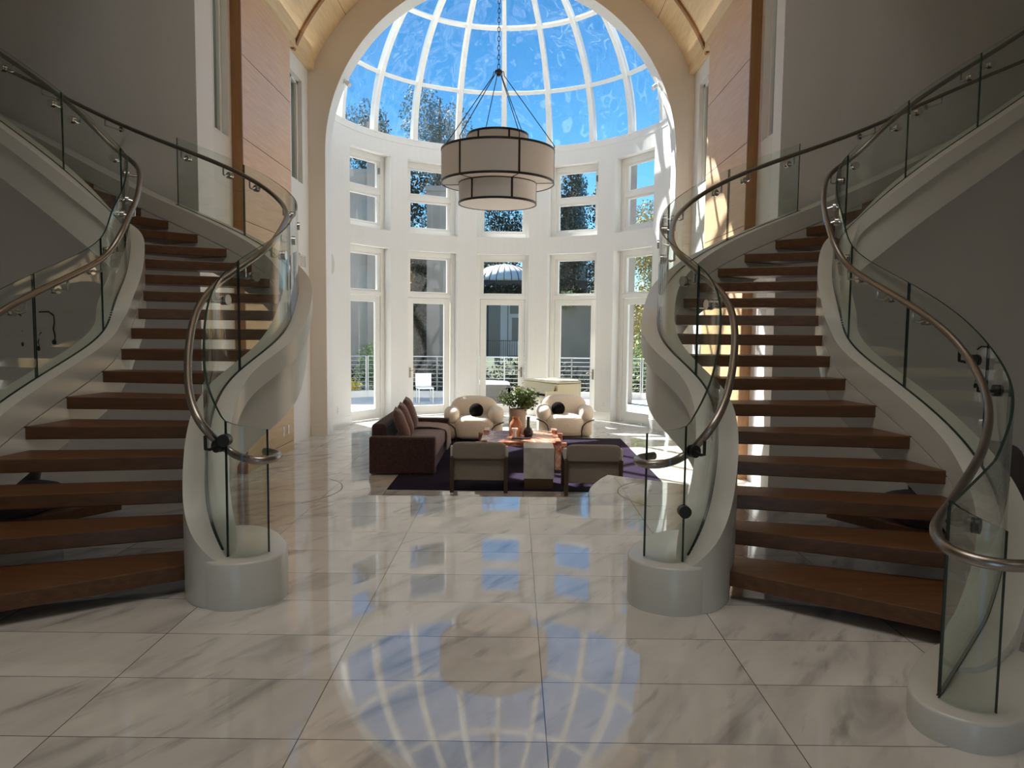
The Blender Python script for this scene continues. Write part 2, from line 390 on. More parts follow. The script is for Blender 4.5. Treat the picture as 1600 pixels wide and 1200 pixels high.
# sides of the stair hall
for sx, side in ((-1, 'left'), (1, 'right')):
    wp = [(3.24, 8.36), (4.1, 8.82), (5.2, 9.34), (6.6, 9.99), (8, 10.66), (11, 12.1)]
    poly = [(sx*x, y) for x, y in wp]+[(sx*11, 12.6), (sx*4.2, 9.25), (sx*3.5, 8.9)]
    struct(quick('wall_stair_'+side, 'hall_plaster', lambda b: b.prism(poly, S, 7.05)))
    struct(quick('wall_hall_'+side, 'hall_plaster', lambda b: b.box(sx*11-.1, sx*11+.1, -5, 12.6, S, 7.05)))
    # slanted pier between stair hall and lounge
    struct(quick('wall_pier_'+side, 'plaster', lambda b: b.prism([(sx*3.245, 8.37), (sx*3.62, 9.75), (sx*4.6, 9.75), (sx*3.6, 8.8)], S, 7.05)))
    # side wall of the lounge: window recess, wood panelling, second window
    def side_wall(b):
        xa, xb = sorted((sx*3.75, sx*4.1))
        b.box(xa, xb, 9.75, 10.6, S, 4.17)
        b.box(xa, xb, 10.6, 13.12, S, 7.05)
        b.box(xa, xb, 13.12, 14.25, S, 4.22); b.box(xa, xb, 13.12, 14.25, 6.12, 7.05); b.box(xa, xb, 14.25, 14.7, S, 7.05)
    struct(quick('wall_'+side, 'plaster', side_wall))
    x0, x1 = sorted((sx*4.9, sx*5.1))
    struct(quick('wall_outer_'+side, 'hall_plaster', lambda b: b.box(x0, x1, 9.4, 15, S, 7.05)))
    for i, (y0, y1, z0, z1) in enumerate(((9.76, 10.59, 4.18, 7.0), (13.13, 14.24, 4.23, 6.11))):
        o = struct(quick('window_%d' % (6+i+(2 if sx > 0 else 0)), 'white_paint',
                  lambda b: [b.box(*sorted((sx*3.83, sx*3.93)), *q) for q in ((y0, y0+.07, z0, z1), (y1-.07, y1, z0, z1), (y0, y1, z0, z0+.05), (y0, y1, z1-.05, z1), ((y0+y1)/2+.1, (y0+y1)/2+.15, z0, z1))]))
        quick('pane', 'side_glass', lambda b: b.box(*sorted((sx*3.87, sx*3.88)), y0+.06, y1-.06, z0+.04, z1-.04), o)
    # panelling with a darker end facing the hall
    def panel(b):
        xa, xb = sorted((sx*3.60, sx*3.75))
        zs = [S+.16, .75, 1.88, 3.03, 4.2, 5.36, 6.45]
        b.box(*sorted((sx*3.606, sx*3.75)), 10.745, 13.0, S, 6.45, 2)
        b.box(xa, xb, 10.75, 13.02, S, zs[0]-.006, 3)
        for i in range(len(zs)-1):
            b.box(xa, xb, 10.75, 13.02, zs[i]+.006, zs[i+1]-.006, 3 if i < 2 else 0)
        b.box(*sorted((sx*3.598, sx*3.752)), 10.72, 10.75, S, 6.45, 1)
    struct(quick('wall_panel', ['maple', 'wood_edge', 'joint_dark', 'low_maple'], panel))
    # cornice under the vault
    struct(quick('cornice', 'vault_maple', lambda b: b.box(*sorted((sx*3.62, sx*4.1)), -5, 14.66, 6.45, 6.62)))
    struct(quick('ceiling', 'hall_plaster', lambda b: b.box(*sorted((sx*3.6, sx*11)), -5, 15.2, 6.62, 7.0) if False else b.box(*sorted((sx*3.66, sx*11)), -5, 15.2, 7.0, 7.2)))
    # pier and base at the arch
    struct(quick('baseboard_'+side, 'beige', lambda b: b.box(*sorted((sx*3.44, sx*3.74)), 14.62, 14.66, S, S+.21)))
struct(quick('wall_back_hall', 'hall_plaster', lambda b: (b.box(-11, -1.2, -5.2, -5, 0, 7.05), b.box(1.2, 11, -5.2, -5, 0, 7.05), b.box(-4.1, 4.1, -5.2, -5, 2.9, 9))))
# barrel vault
def vault(b, r0, y0, y1, th, a0=None, mi=0):
    zc = 4.8; a0 = math.acos(3.66/r0) if a0 is None else a0
    rr = []
    for y in (y0, y1):
        pass
    n = 40; rings = []
    for i in range(n+1):
        a = a0+(PI-2*a0)*i/n
        c, s_ = math.cos(a), math.sin(a)
        rings.append([(r0*c, y0, zc+r0*s_), (r0*c, y1, zc+r0*s_), ((r0+th)*c, y1, zc+(r0+th)*s_), ((r0+th)*c, y0, zc+(r0+th)*s_)])
    b.sweep(rings, mi=mi)
struct(quick('ceiling_vault', 'vault_maple', lambda b: vault(b, 4.04, -5, 14.66, .15), smooth=False))
for y in (13.5, 10.72, 8.2, 5.7):
    struct(quick('ceiling_rib', 'wood_edge', lambda b: (vault(b, 4.0, y-.05, y+.05, .06), [b.box(*sorted((sx*3.60, sx*3.72)), y-.05, y+.05, 6.55, 6.64) for sx in (-1, 1)])))
for k in (42, 66, 90, 114, 138):         # seams between the vault boards
    a = math.radians(k)
    struct(quick('ceiling_line', 'joint_dark', lambda b: b.tube([(4.038*math.cos(a), -5, 4.8+4.038*math.sin(a)), (4.038*math.cos(a), 14.66, 4.8+4.038*math.sin(a))], .004, 5)))
# arch wall between lounge vault and rotunda
def arch_wall(b):
    rad, zc, y0, y1 = 3.42, 4.9, 14.65, 15.1
    n = 64; inner = []; outer = []
    for i in range(n+1):
        a = PI*i/n; c, s_ = math.cos(a), math.sin(a)
        inner.append((rad*c, zc+rad*s_))
        t = min(5.0/abs(c) if abs(c) > 1e-6 else 1e9, 5.3/s_ if s_ > 1e-6 else 1e9)
        outer.append((t*c, zc+t*s_))
    inner = [(rad, S)]+inner+[(-rad, S)]; outer = [(5, S)]+outer+[(-5, S)]
    for i in range(len(inner)-1):
        (a0, b0), (a1, b1), (c0, d0), (c1, d1) = inner[i], inner[i+1], outer[i], outer[i+1]
        b.add([(a0, y0, b0), (a1, y0, b1), (c1, y0, d1), (c0, y0, d0)], [(0, 1, 2, 3)], 0)
        b.add([(a0, y1, b0), (a1, y1, b1), (c1, y1, d1), (c0, y1, d0)], [(0, 1, 2, 3)], 1)
        b.add([(a0, y0, b0), (a1, y0, b1), (a1, y1, b1), (a0, y1, b0)], [(0, 1, 2, 3)], 1)
        b.add([(c0, y0, d0), (c1, y0, d1), (c1, y1, d1), (c0, y1, d0)], [(0, 1, 2, 3)], 1)
def build_arch():
    b = MB(); arch_wall(b); o = b.build('wall_arch', ['beige', 'plaster'])
    bm = bmesh.new(); bm.from_mesh(o.data); bmesh.ops.remove_doubles(bm, verts=bm.verts, dist=1e-4); bmesh.ops.recalc_face_normals(bm, faces=bm.faces); bm.to_mesh(o.data); bm.free()
    struct(o)
build_arch()

# ------------------------------------------------------------------ rotunda
RW, RC_Y, ZD = 3.6, 15.0, 5.95
BAY = [math.radians(d) for d in (-57, -28.5, 0, 28.5, 57)]
HWA = math.asin(.65/RW)
def pol(r, a, z): return (r*math.sin(a), RC_Y+r*math.cos(a), z)
def rotunda_wall():
    br = {-PI/2, PI/2}
    for a in BAY: br |= {a-HWA, a+HWA}
    br = sorted(br); ang = []
    for i in range(len(br)-1):
        k = max(1, int(round((br[i+1]-br[i])/math.radians(2.6))))
        ang += [br[i]+(br[i+1]-br[i])*j/k for j in range(k)]
    ang.append(PI/2)
    zs = [S, 3.37, 3.78, 5.50, ZD]
    bm = bmesh.new(); V = {}
    def vert(i, j):
        if (i, j) not in V: V[(i, j)] = bm.verts.new(pol(RW, ang[i], zs[j]))
        return V[(i, j)]
    for i in range(len(ang)-1):
        mid = (ang[i]+ang[i+1])/2; inbay = any(abs(mid-a) < HWA for a in BAY)
        for j in range(len(zs)-1):
            if inbay and j in (0, 2): continue
            bm.faces.new((vert(i, j), vert(i+1, j), vert(i+1, j+1), vert(i, j+1)))
    me = bpy.data.meshes.new('wall_back'); bmesh.ops.recalc_face_normals(bm, faces=bm.faces)
    # make normals face the room centre
    f = next(iter(bm.faces)); c = f.calc_center_median()
    if f.normal.dot(Vector((0, RC_Y, c.z))-c) < 0: bmesh.ops.reverse_faces(bm, faces=bm.faces)
    bm.to_mesh(me); bm.free(); me.materials.append(MATS['plaster'])
    o = bpy.data.objects.new('wall_back', me); C.objects.link(o)
    m = o.modifiers.new('thick', 'SOLIDIFY'); m.thickness = .42; m.offset = -1; m.use_even_offset = True
    return struct(o)
rotunda_wall()
def base_strip(a0, a1, b):
    n = max(2, int((a1-a0)/math.radians(2.5))); rings = []
    for i in range(n+1):
        a = a0+(a1-a0)*i/n
        rings.append([pol(RW-.012, a, S), pol(RW+.01, a, S), pol(RW+.01, a, S+.22), pol(RW-.012, a, S+.205)])
    b.sweep(rings)
ed = [-PI/2+.08]+sum([[a-HWA, a+HWA] for a in BAY], [])+[PI/2-.08]
for k in range(0, len(ed), 2):
    struct(quick('baseboard_back', 'white_paint', lambda b: base_strip(ed[k], ed[k+1], b)))
def frame_boxes(b, x0, x1, z0, z1, w, d0, d1, wt=None, wb=None):
    wt = wt or w; wb = w if wb is None else wb
    b.box(x0, x0+w, d0, d1, z0, z1); b.box(x1-w, x1, d0, d1, z0, z1)
    b.box(x0+w, x1-w, d0, d1, z1-wt, z1)
    if wb: b.box(x0+w, x1-w, d0, d1, z0, z0+wb)
for k, a in enumerate(BAY):
    loc = (3.78*math.sin(a), RC_Y+3.78*math.cos(a), 0)
    # upper window: two lights
    w = empty('window_%d' % (k+1), loc, -a); w['kind'] = 'structure'
    hw = .695
    quick('window_frame', 'white_paint', lambda b: (frame_boxes(b, -hw, hw, 3.78, 5.50, .13, 0, .14), b.box(-hw+.13, hw-.13, .01, .13, 4.60, 4.71)), w, bevel=.008)
    for z0, z1 in ((3.91, 4.60), (4.71, 5.37)):
        s = quick('sash', 'white_paint', lambda b: frame_boxes(b, -hw+.13, hw-.13, z0, z1, .085 if True else 0, .03, .10, .05, .05), w, bevel=.006)
        quick('pane', 'window_glass', lambda b: b.box(-hw+.21, hw-.21, .06, .066, z0+.04, z1-.04), s)
    quick('latch', 'steel', lambda b: b.box(hw-.19, hw-.165, -.02, .03, 5.08, 5.22), w)
    # glazed door with a fixed light above
    d = empty('door_%d' % (k+1), (loc[0], loc[1], S), -a); d['kind'] = 'structure'
    quick('door_frame', 'white_paint', lambda b: (frame_boxes(b, -hw, hw, 0, 3.37-S, .12, 0, .14, .12, 0), b.box(-hw+.12, hw-.12, 0, .14, 2.26-S, 2.36-S)), d, bevel=.008)
    s = quick('sash', 'white_paint', lambda b: frame_boxes(b, -hw+.12, hw-.12, 2.36-S, 3.25-S, .09, .03, .10, .05, .04), d, bevel=.006)
    quick('pane', 'window_glass', lambda b: b.box(-hw+.2, hw-.2, .06, .066, 2.39-S, 3.21-S), s)
    lf = quick('door_leaf', 'white_paint', lambda b: frame_boxes(b, -hw+.13, hw-.13, .015, 2.25-S, .155, .03, .09, .14, .23), d, bevel=.006)
    quick('pane', 'window_glass', lambda b: b.box(-hw+.27, hw-.27, .056, .062, .22, 2.12-S), lf)
    hx = -hw+.20 if k < 2 else hw-.20
    quick('handle', 'steel', lambda b: (b.box(hx-.02, hx+.02, .015, .03, .95, 1.2), b.tube([(hx, .02, 1.12), (hx, -.04, 1.12), (hx+(.1 if k < 2 else -.1), -.04, 1.12)], .011, 8)), lf)
# glazed half dome
def dome():
    root = empty('ceiling_dome', (0, RC_Y, ZD)); root['kind'] = 'structure'
    RD = 3.66
    def sp(r, el, a): return (r*math.cos(el)*math.sin(a), r*math.cos(el)*math.cos(a), r*math.sin(el))
    b = MB(); ne, na = 22, 50
    b.sweep([[sp(RD, PI/2*i/ne, -PI/2+PI*j/na) for j in range(na+1)] for i in range(ne+1)], closed_ring=False, caps=False)
    b.build('dome_glazing', 'dome_glass', root, smooth=True)
    for k in range(-5, 6):
        a = math.radians(18*k)
        tang = Vector((math.cos(a), -math.sin(a), 0)); rings = []
        for i in range(27):
            el = PI/2*i/26; w = .065*(1-.5*i/26)
            p, q = Vector(sp(RD-.10, el, a)), Vector(sp(RD+.04, el, a))
            rings.append([p-tang*w, p+tang*w, q+tang*w, q-tang*w])
        m = MB(); m.sweep(rings); m.build('dome_rib', 'white_paint', root)
    for el in (20.5, 43.5, 66):
        e = math.radians(el); m = MB(); rings = []
        for j in range(51):
            a = -PI/2+PI*j/50; w = .045/RD
            rings.append([sp(RD-.06, e-w, a), sp(RD-.06, e+w, a), sp(RD+.03, e+w, a), sp(RD+.03, e-w, a)])
        m.sweep(rings); m.build('dome_ring', 'white_paint', root)
    m = MB(); rings = []
    for j in range(51):
        a = -PI/2+PI*j/50
        rings.append([sp(RW-.01, 0, a)[:2]+(-.12,), sp(RW+.4, 0, a)[:2]+(-.12,), sp(RW+.4, 0, a)[:2]+(.03,), sp(RW-.01, 0, a)[:2]+(.03,)])
    m.sweep(rings); m.build('dome_curb', 'plaster', root)
dome()

# ------------------------------------------------------------------ staircases
ZL = lambda n: np.maximum(n*RISE+AOFF, .26)
ZR = lambda n: np.where(n < 0, AOFF+.04*n, n*RISE+AOFF)
KR[0] = (1.96, 2.75); RC = smooth_curve(spline(KN, KR, ND), 21)
NEND = 28.5
def sub(c, n0, n1, k=None):
    k = k or max(3, int((n1-n0)*9)); n = np.linspace(n0, n1, k)
    return n, np.stack([np.interp(n, ND, c[:, 0]), np.interp(n, ND, c[:, 1])], 1)
def stair(sx, side):
    base = (sx*1.9, 3.6, 0)
    root = empty('staircase', base)
    tag(root, {'left': 'curved open-tread glass-railed staircase on the sofa side of the hall',
               'right': 'curved open-tread glass-railed staircase whose two white newel blocks both show'}[side], 'staircase', 'mirrored curved staircases')
    K = dict(parent=root, origin=base)
    X = lambda p: (sx*p[0],)+tuple(p[1:])
    # treads
    Li, Ri = offc(LC, WS/2-.015), offc(RC, -WS/2+.015)
    TN = [0, 1, 2, 3, 4, 5, 6, 7, 8, 9, 10, 11, 30]
    tl = lambda q: float(np.interp(q, TN, [.9, 2.2, 3.45, 4.5, 5.6, 6.6, 7.4, 8.0, 8.55, 9.2, 10, 11, 30]))
    tr = lambda q: float(np.interp(q, TN, [-1.3, 0, 1.3, 2.5, 3.8, 5.0, 6, 7, 8, 9, 10, 11, 30]))
    for n in range(1, 28):
        pts = [at(Li, tl(n)), at(Ri, tr(n)), at(Ri, tr(n+.55)), at(Ri, tr(n+1.12)), at(Li, tl(n+1.12)), at(Li, tl(n+.55))]
        b = MB(); th = .088
        b.prism([(sx*p[0], p[1]) for p in pts], n*RISE-th, n*RISE)
        b.build('tread', 'walnut', bevel=.006, **K)
    # stringers
    for cv, zf, n0, sgn in ((LC, ZL, .15, 1), (RC, ZR, -1.3, -1)):
        n, c = sub(cv, n0, NEND, 260)
        ci, co = np.interp(n, ND, offc(cv, sgn*WS/2)[:, 0]), np.interp(n, ND, offc(cv, sgn*WS/2)[:, 1])
        oi, oo = np.interp(n, ND, offc(cv, -sgn*WS/2)[:, 0]), np.interp(n, ND, offc(cv, -sgn*WS/2)[:, 1])
        b = MB(); rings = []
        for i in range(len(n)):
            zt = float(zf(n[i]))-.004; zb = max(zt-.52, 0.002); zm = max(zt-.15, zb+.001)
            p, q = Vector((ci[i], co[i], 0)), Vector((oi[i], oo[i], 0)); t_ = min(1, (n[i]-n0)/1.1)
            k_ = .05+.95*math.sqrt(max(0, 1-(1-t_)**2)); md = (p+q)/2; p = md+(p-md)*k_; q = md+(q-md)*k_; g = (q-p).normalized()*.045
            zg = max(zt-.2, zb+.0005); gf = .2*float(np.clip((n[i]-2)/2, .01, 1))
            P = [p+Vector((0, 0, zb)), p+Vector((0, 0, zg)), p+g*gf+Vector((0, 0, zg+.0)), p+g*gf+Vector((0, 0, min(zg+.012, zt))), p+Vector((0, 0, min(zg+.012, zt))), p+Vector((0, 0, zt)),
                 q+Vector((0, 0, zt)), q+Vector((0, 0, zm)), q-g+Vector((0, 0, zm)), q-g+Vector((0, 0, zb))]
            rings.append([X(v) for v in P])
        b.sweep(rings); b.build('stringer', 'stair_white', auto=True, smooth=True, **K)
    # newel blocks: flat ovals the stringers grow out of
    for (cx, cy, hl, hw, ang, h) in ((1.285, 4.19, .41, .26, math.radians(60), .257), (2.22, 2.92, .44, .225, math.radians(48), .115)):
        b = MB(); u = Vector((math.cos(ang), math.sin(ang), 0)); v = Vector((-u.y, u.x, 0)); rings = []
        for z, s in ((0, 1), (h-.012, 1), (h-.003, .985), (h, .965)):
            ring = []
            for k in range(48):
                t = 2*PI*k/48; e = .8
                cc = math.copysign(abs(math.cos(t))**e, math.cos(t)); ss = math.copysign(abs(math.sin(t))**e, math.sin(t))
                p = Vector((cx, cy, z))+u*hl*s*cc+v*hw*s*ss
                ring.append(X(p))
            rings.append(ring)
        b.sweep(rings); b.build('newel_block', 'stair_white', auto=True, smooth=True, **K)
    # glass panels
    def panel(pts, z0, z1):
        b = MB(); rings = []; t = .0065
        for i in range(len(pts)):
            a, c = Vector((*pts[max(i-1, 0)], 0)), Vector((*pts[min(i+1, len(pts)-1)], 0)); d = (c-a).normalized(); m = Vector((d.y, -d.x, 0))*t
            p = Vector((*pts[i], 0))
            rings.append([X(p-m+Vector((0, 0, z0[i]))), X(p+m+Vector((0, 0, z0[i]))), X(p+m+Vector((0, 0, z1[i]))), X(p-m+Vector((0, 0, z1[i])))])
        b.sweep(rings, mis=[1, 0, 1, 0]); b.build('glass_panel', ['stair_glass', 'glass_edge'], smooth=True, auto=True, **K)
    for cv, zf, js in ((LC, ZL, [.3, 6.2, 8.3, 10.6, 13.7, 16.0]), (RC, ZR, [-2, 3.2, 5.7, 7.7, 10.8, 13.8, 17.0, 20.5, 24, 27.5])):
        for a, c in zip(js[:-1], js[1:]):
            n, p = sub(cv, a+.02, c-.02, 28)
            panel(p, zf(n)-.03, zf(n)+GH+.02*np.clip(1-n/3, 0, 1))
    for cv, zf, n0, n1 in ((LC, ZL, .6, 16.05), (RC, ZR, -2, 27.6)):      # dark seal where the glass enters the stringer
        n, p = sub(cv, n0, n1, 200); b = MB(); rings = []
        t = np.gradient(p, axis=0); t /= np.linalg.norm(t, axis=1)[:, None]; m_ = np.stack([t[:, 1], -t[:, 0]], 1)*.008
        for i in range(len(n)):
            z = float(zf(n[i])); q0, q1 = p[i]-m_[i], p[i]+m_[i]
            rings.append([X((*q0, z-.004)), X((*q1, z-.004)), X((*q1, z+.002)), X((*q0, z+.002))])
        b.sweep(rings); b.build('seal', 'glass_edge', **K)
    cj = at(LC, .3); m = MB(); m.disc((sx*cj[0], cj[1]-.012, .54 if sx > 0 else .90), (0, 1, 0), .034, .05, 18); m.build('clamp', 'black_metal', smooth=True, auto=True, **K)
    lp = [(1.235, 3.925), (1.19, 3.90), (1.14, 3.905), (1.09, 3.93), (1.06, 3.97), (1.045, 4.02)]
    panel(lp, [.24]*6, np.linspace(1.0, .945, 6))
    rp = [(1.955, 2.735), (1.965, 2.69), (1.99, 2.655), (2.025, 2.63), (2.065, 2.62), (2.10, 2.625)]
    panel(rp, [.1]*6, np.linspace(.885, .80, 6))
    # handrails with brackets
    for cv, zf, off_, pre, js, n_in in ((LC, ZL, .085, [(1.123, 4.209, .79), (1.069, 4.194, .79), (1.021, 4.149, .79), (.99, 4.075, .79), (.988, 3.996, .79), (1.008, 3.911, .79), (1.062, 3.876, .79), (1.143, 3.92, .80), (1.253, 4.02, .815)],
                                    [.75, 5.7, 6.7, 7.8, 8.8, 10.1, 11.1, 13.2, 14.2, 15.6, 18.5, 21.5], .9),
                               (RC, ZR, -.10, [(2.30, 2.62, .71), (2.2, 2.53, .71), (2.073, 2.488, .71), (1.97, 2.509, .71), (1.891, 2.583, .72), (1.907, 2.707, .73), (1.968, 2.85, .74), (2.07, 2.994, .755), (2.195, 3.12, .79)],
                                    [-.9, 2.7, 3.7, 5.2, 6.2, 7.2, 8.2, 10.3, 11.3, 13.3, 14.3, 16.5, 17.5, 20, 21], .5)):
        oc = offc(cv, off_); n, p = sub(oc, n_in, NEND, 190)
        path = [Vector(q) for q in pre]+[Vector((p[i, 0], p[i, 1], float(zf(n[i]))+.63)) for i in range(len(n))]
        # smooth only the scroll
        f = []
        k = len(pre)+1
        for i in range(k):
            p0, p1, p2, p3 = path[max(i-1, 0)], path[i], path[i+1], path[i+2]
            for t in (0, .25, .5, .75): f.append(.5*((2*p1)+(p2-p0)*t+(2*p0-5*p1+4*p2-p3)*t*t+(3*p1-p0-3*p2+p3)*t**3))
        path = f+path[k:]
        P_ = np.array([tuple(v) for v in path]); d_ = np.r_[0, np.cumsum(np.linalg.norm(np.diff(P_, axis=0), axis=1))]
        u_ = np.linspace(0, d_[-1], int(d_[-1]/.03)); P_ = np.stack([np.interp(u_, d_, P_[:, i]) for i in range(3)], 1)
        for _ in range(14): P_[1:-1] = .25*P_[:-2]+.5*P_[1:-1]+.25*P_[2:]
        path = [Vector(v) for v in P_]
        b = MB(); b.tube([X(v) for v in path], .0225, 12)
        rail = b.build('handrail', 'steel', smooth=True, **K)
        for j in js:
            c, q = at(cv, j), at(oc, j); z = float(zf(j)) if j > -1.5 else .115
            d = Vector((q[0]-c[0], q[1]-c[1], 0)).normalized()
            on_wall = cv is LC and j > 16
            c3 = Vector((c[0], c[1], z+.545)); q3 = Vector((q[0], q[1], z+.612))
            if on_wall: c3 = c3-d*.13
            m = MB(); m.disc(X(c3+d*.012), (sx*d.x, d.y, 0), .034, .022, 18)
            if not on_wall: m.disc(X(c3-d*.014), (sx*d.x, d.y, 0), .034, .016, 18)
            m.tube([X(c3+d*.02), X(c3+d*.06+Vector((0, 0, -.012))), X(Vector((q3.x, q3.y, c3.z-.005))), X(Vector((q3.x, q3.y, c3.z+.03))), X(q3)], .009, 8)
            bo = m.build('bracket', 'steel_light' if j > 5 else 'black_metal', rail, origin=base, smooth=True, auto=True)
    return root
stair(-1, 'left'); stair(1, 'right')
for sx in (-1, 1):
    struct(quick('slab', 'hall_plaster', lambda b: b.box(*sorted((sx*7.6, sx*10.9)), 8.2, 10.4, 4.4, 4.62)))

# ------------------------------------------------------------------ chandelier
def chandelier():
    base = (0, 12.65, 3.6); root = empty('chandelier', base)
    tag(root, 'large three-tiered drum chandelier of pale fabric and black bands hanging on a chain', 'chandelier')
    bars = [math.radians(-90-38+60*k) for k in range(6)]
    tiers = (('shade', .655, 0, .37), ('shade', .95, .34, .90), ('shade', .505, .90, 1.16))
    for nm, r, z0, z1 in tiers:
        b = MB(); b.lathe([(r, z0), (r, z1), (r-.008, z1), (r-.008, z0)], 72, caps=False)
        sh = b.build(nm, 'shade_fabric', root, smooth=True, auto=True)
        m = MB()
        for z in (z0, z1-.036): m.lathe([(r+.006, z), (r+.006, z+.036), (r-.012, z+.036), (r-.012, z), (r+.006, z)], 72, caps=False)
        for a in bars:
            c, s_ = math.cos(a), math.sin(a); t = .017
            m.add([((r+.005)*c-s_*q, (r+.005)*s_+c*q, z) for z in (z0, z1) for q in (-t, t)]+[((r-.004)*c-s_*q, (r-.004)*s_+c*q, z) for z in (z0, z1) for q in (-t, t)],
                  [(0, 1, 3, 2), (4, 5, 7, 6), (0, 4, 6, 2), (1, 5, 7, 3)])
        m.build('shade_frame', 'black_metal', sh)
    b = MB(); b.lathe([(.001, .008), (.64, .008), (.64, .014), (.001, .014)], 72); b.build('diffuser', 'shade_diffuser', root)
    b = MB(); b.lathe([(.66, .35), (.945, .35), (.945, .355), (.66, .355), (.66, .35)], 72, caps=False); df = b.build('diffuser', 'shade_diffuser', root)
    for a in bars:
        quick('shade_frame', 'black_metal', lambda b: b.tube([(.65*math.cos(a), .65*math.sin(a), .346), (.94*math.cos(a), .94*math.sin(a), .346)], .006, 6), df)
    b = MB(); b.lathe([(.51, .885), (.945, .885), (.945, .89), (.51, .89), (.51, .885)], 72, caps=False); b.build('diffuser', 'shade_diffuser', root)
    hz = 2.17
    for a in bars:
        c, s_ = math.cos(a), math.sin(a)
        b = MB(); b.tube([(.05*c, .05*s_, hz+.02), (.085*c, .085*s_, hz+.02), (.095*c, .095*s_, hz-.05)], .007, 6)
        b.tube([(.095*c, .095*s_, hz-.05), (.925*c, .925*s_, .99)], .0075, 6)
        b.tube([(.925*c, .925*s_, .99), (.955*c, .955*s_, .95), (.94*c, .94*s_, .90)], .008, 6)
        b.build('suspension_rod', 'black_metal', root)
    b = MB(); b.lathe([(.001, hz+.06), (.03, hz+.06), (.065, hz+.03), (.065, hz), (.03, hz-.02), (.03, hz-.05), (.001, hz-.05)], 20)
    b.build('hub', 'black_metal', root, smooth=True, auto=True)
    b = MB(); z = hz+.06; k = 0
    while z < 8.84-3.6:
        pts = []
        for i in range(13):
            t = 2*PI*i/12; p = (.02*math.cos(t), 0) if k % 2 == 0 else (0, .02*math.cos(t))
            pts.append((p[0], p[1], z+.042+.045*math.sin(t)))
        b.tube(pts, .006, 6); z += .075; k += 1
    b.build('chain', 'black_metal', root)
    b = MB(); b.lathe([(.001, 5.15), (.09, 5.15), (.09, 5.24), (.001, 5.24)], 24); b.build('canopy', 'black_metal', root)
chandelier()

# ------------------------------------------------------------------ lounge furniture
def obj_at(name, loc, rz, label, cat, group=None):
    return tag(empty(name, loc, rz), label, cat, group)
rug = tag(quick('rug', 'rug_purple', lambda b: b.box(-1.38, 2.45, 9.76, 14.6, S, S+.012), origin=(.5, 12, S)), 'dark purple rug lying under the whole seating group', 'rug')
G = S+.012
def sofa():
    root = obj_at('sofa', (-1.325, 11.97, G), 0, 'long dark plum-brown sofa with low square arms beside the rug edge', 'sofa')
    F = 'sofa_fabric'
    quick('base', F, lambda b: b.box(-.48, .46, -1.22, 1.22, .03, .26), root, bevel=.02)
    for s in (-1, 1): quick('arm', F, lambda b: b.box(-.49, .485, *sorted((s*1.06, s*1.245)), .0, .555), root, bevel=.03)
    quick('backrest', F, lambda b: b.box(-.49, -.27, -1.06, 1.06, .2, .72), root, bevel=.05)
    quick('seat_cushion', 'pillow_fabric', lambda b: b.super((.1, 0, .34), (.385, 1.055, .115), .25, .12, 16, 40), root, smooth=True)  # same cloth as the sofa; lighter colour stands in for light on the seat
sofa()
def throw_pillow(x, y, z, rz, tilt, label, mat_='pillow_fabric'):
    b = MB(); n = 14; V = []
    for sgn in (1, -1):
        for i in range(n+1):
            for j in range(n+1):
                u, v = -1+2*i/n, -1+2*j/n
                th = .085*max(0, (1-u**4)*(1-v**4))**.55
                pin = 1-.08*(u*u*v*v*0+(1-abs(u))*abs(v)**3+(1-abs(v))*abs(u)**3)
                V.append((sgn*th, .265*u*pin, .265*v*pin))
    m_ = (n+1)**2; F = []
    for s in range(2):
        for i in range(n):
            for j in range(n):
                q = s*m_+i*(n+1)+j; F.append((q, q+1, q+n+2, q+n+1) if s == 0 else (q, q+n+1, q+n+2, q+1))
    b.add(V, F); o = b.build('throw_pillow', mat_, smooth=True)
    bm = bmesh.new(); bm.from_mesh(o.data); bmesh.ops.remove_doubles(bm, verts=bm.verts, dist=1e-4); bmesh.ops.recalc_face_normals(bm, faces=bm.faces); bm.to_mesh(o.data); bm.free()
    o.location = (x, y, z); o.rotation_euler = (0, tilt, rz)
    return tag(o, label, 'pillow', 'throw pillows along the sofa back')
throw_pillow(-1.40, 11.17, G+.69, .14, -.38, 'brown throw pillow on the sofa, nearest the black square arm in front')
throw_pillow(-1.41, 11.66, G+.715, .12, -.36, 'brown throw pillow in the middle of the three on the sofa')
throw_pillow(-1.41, 12.2, G+.75, .10, -.33, 'brown throw pillow leaning next to the folded throw blanket')
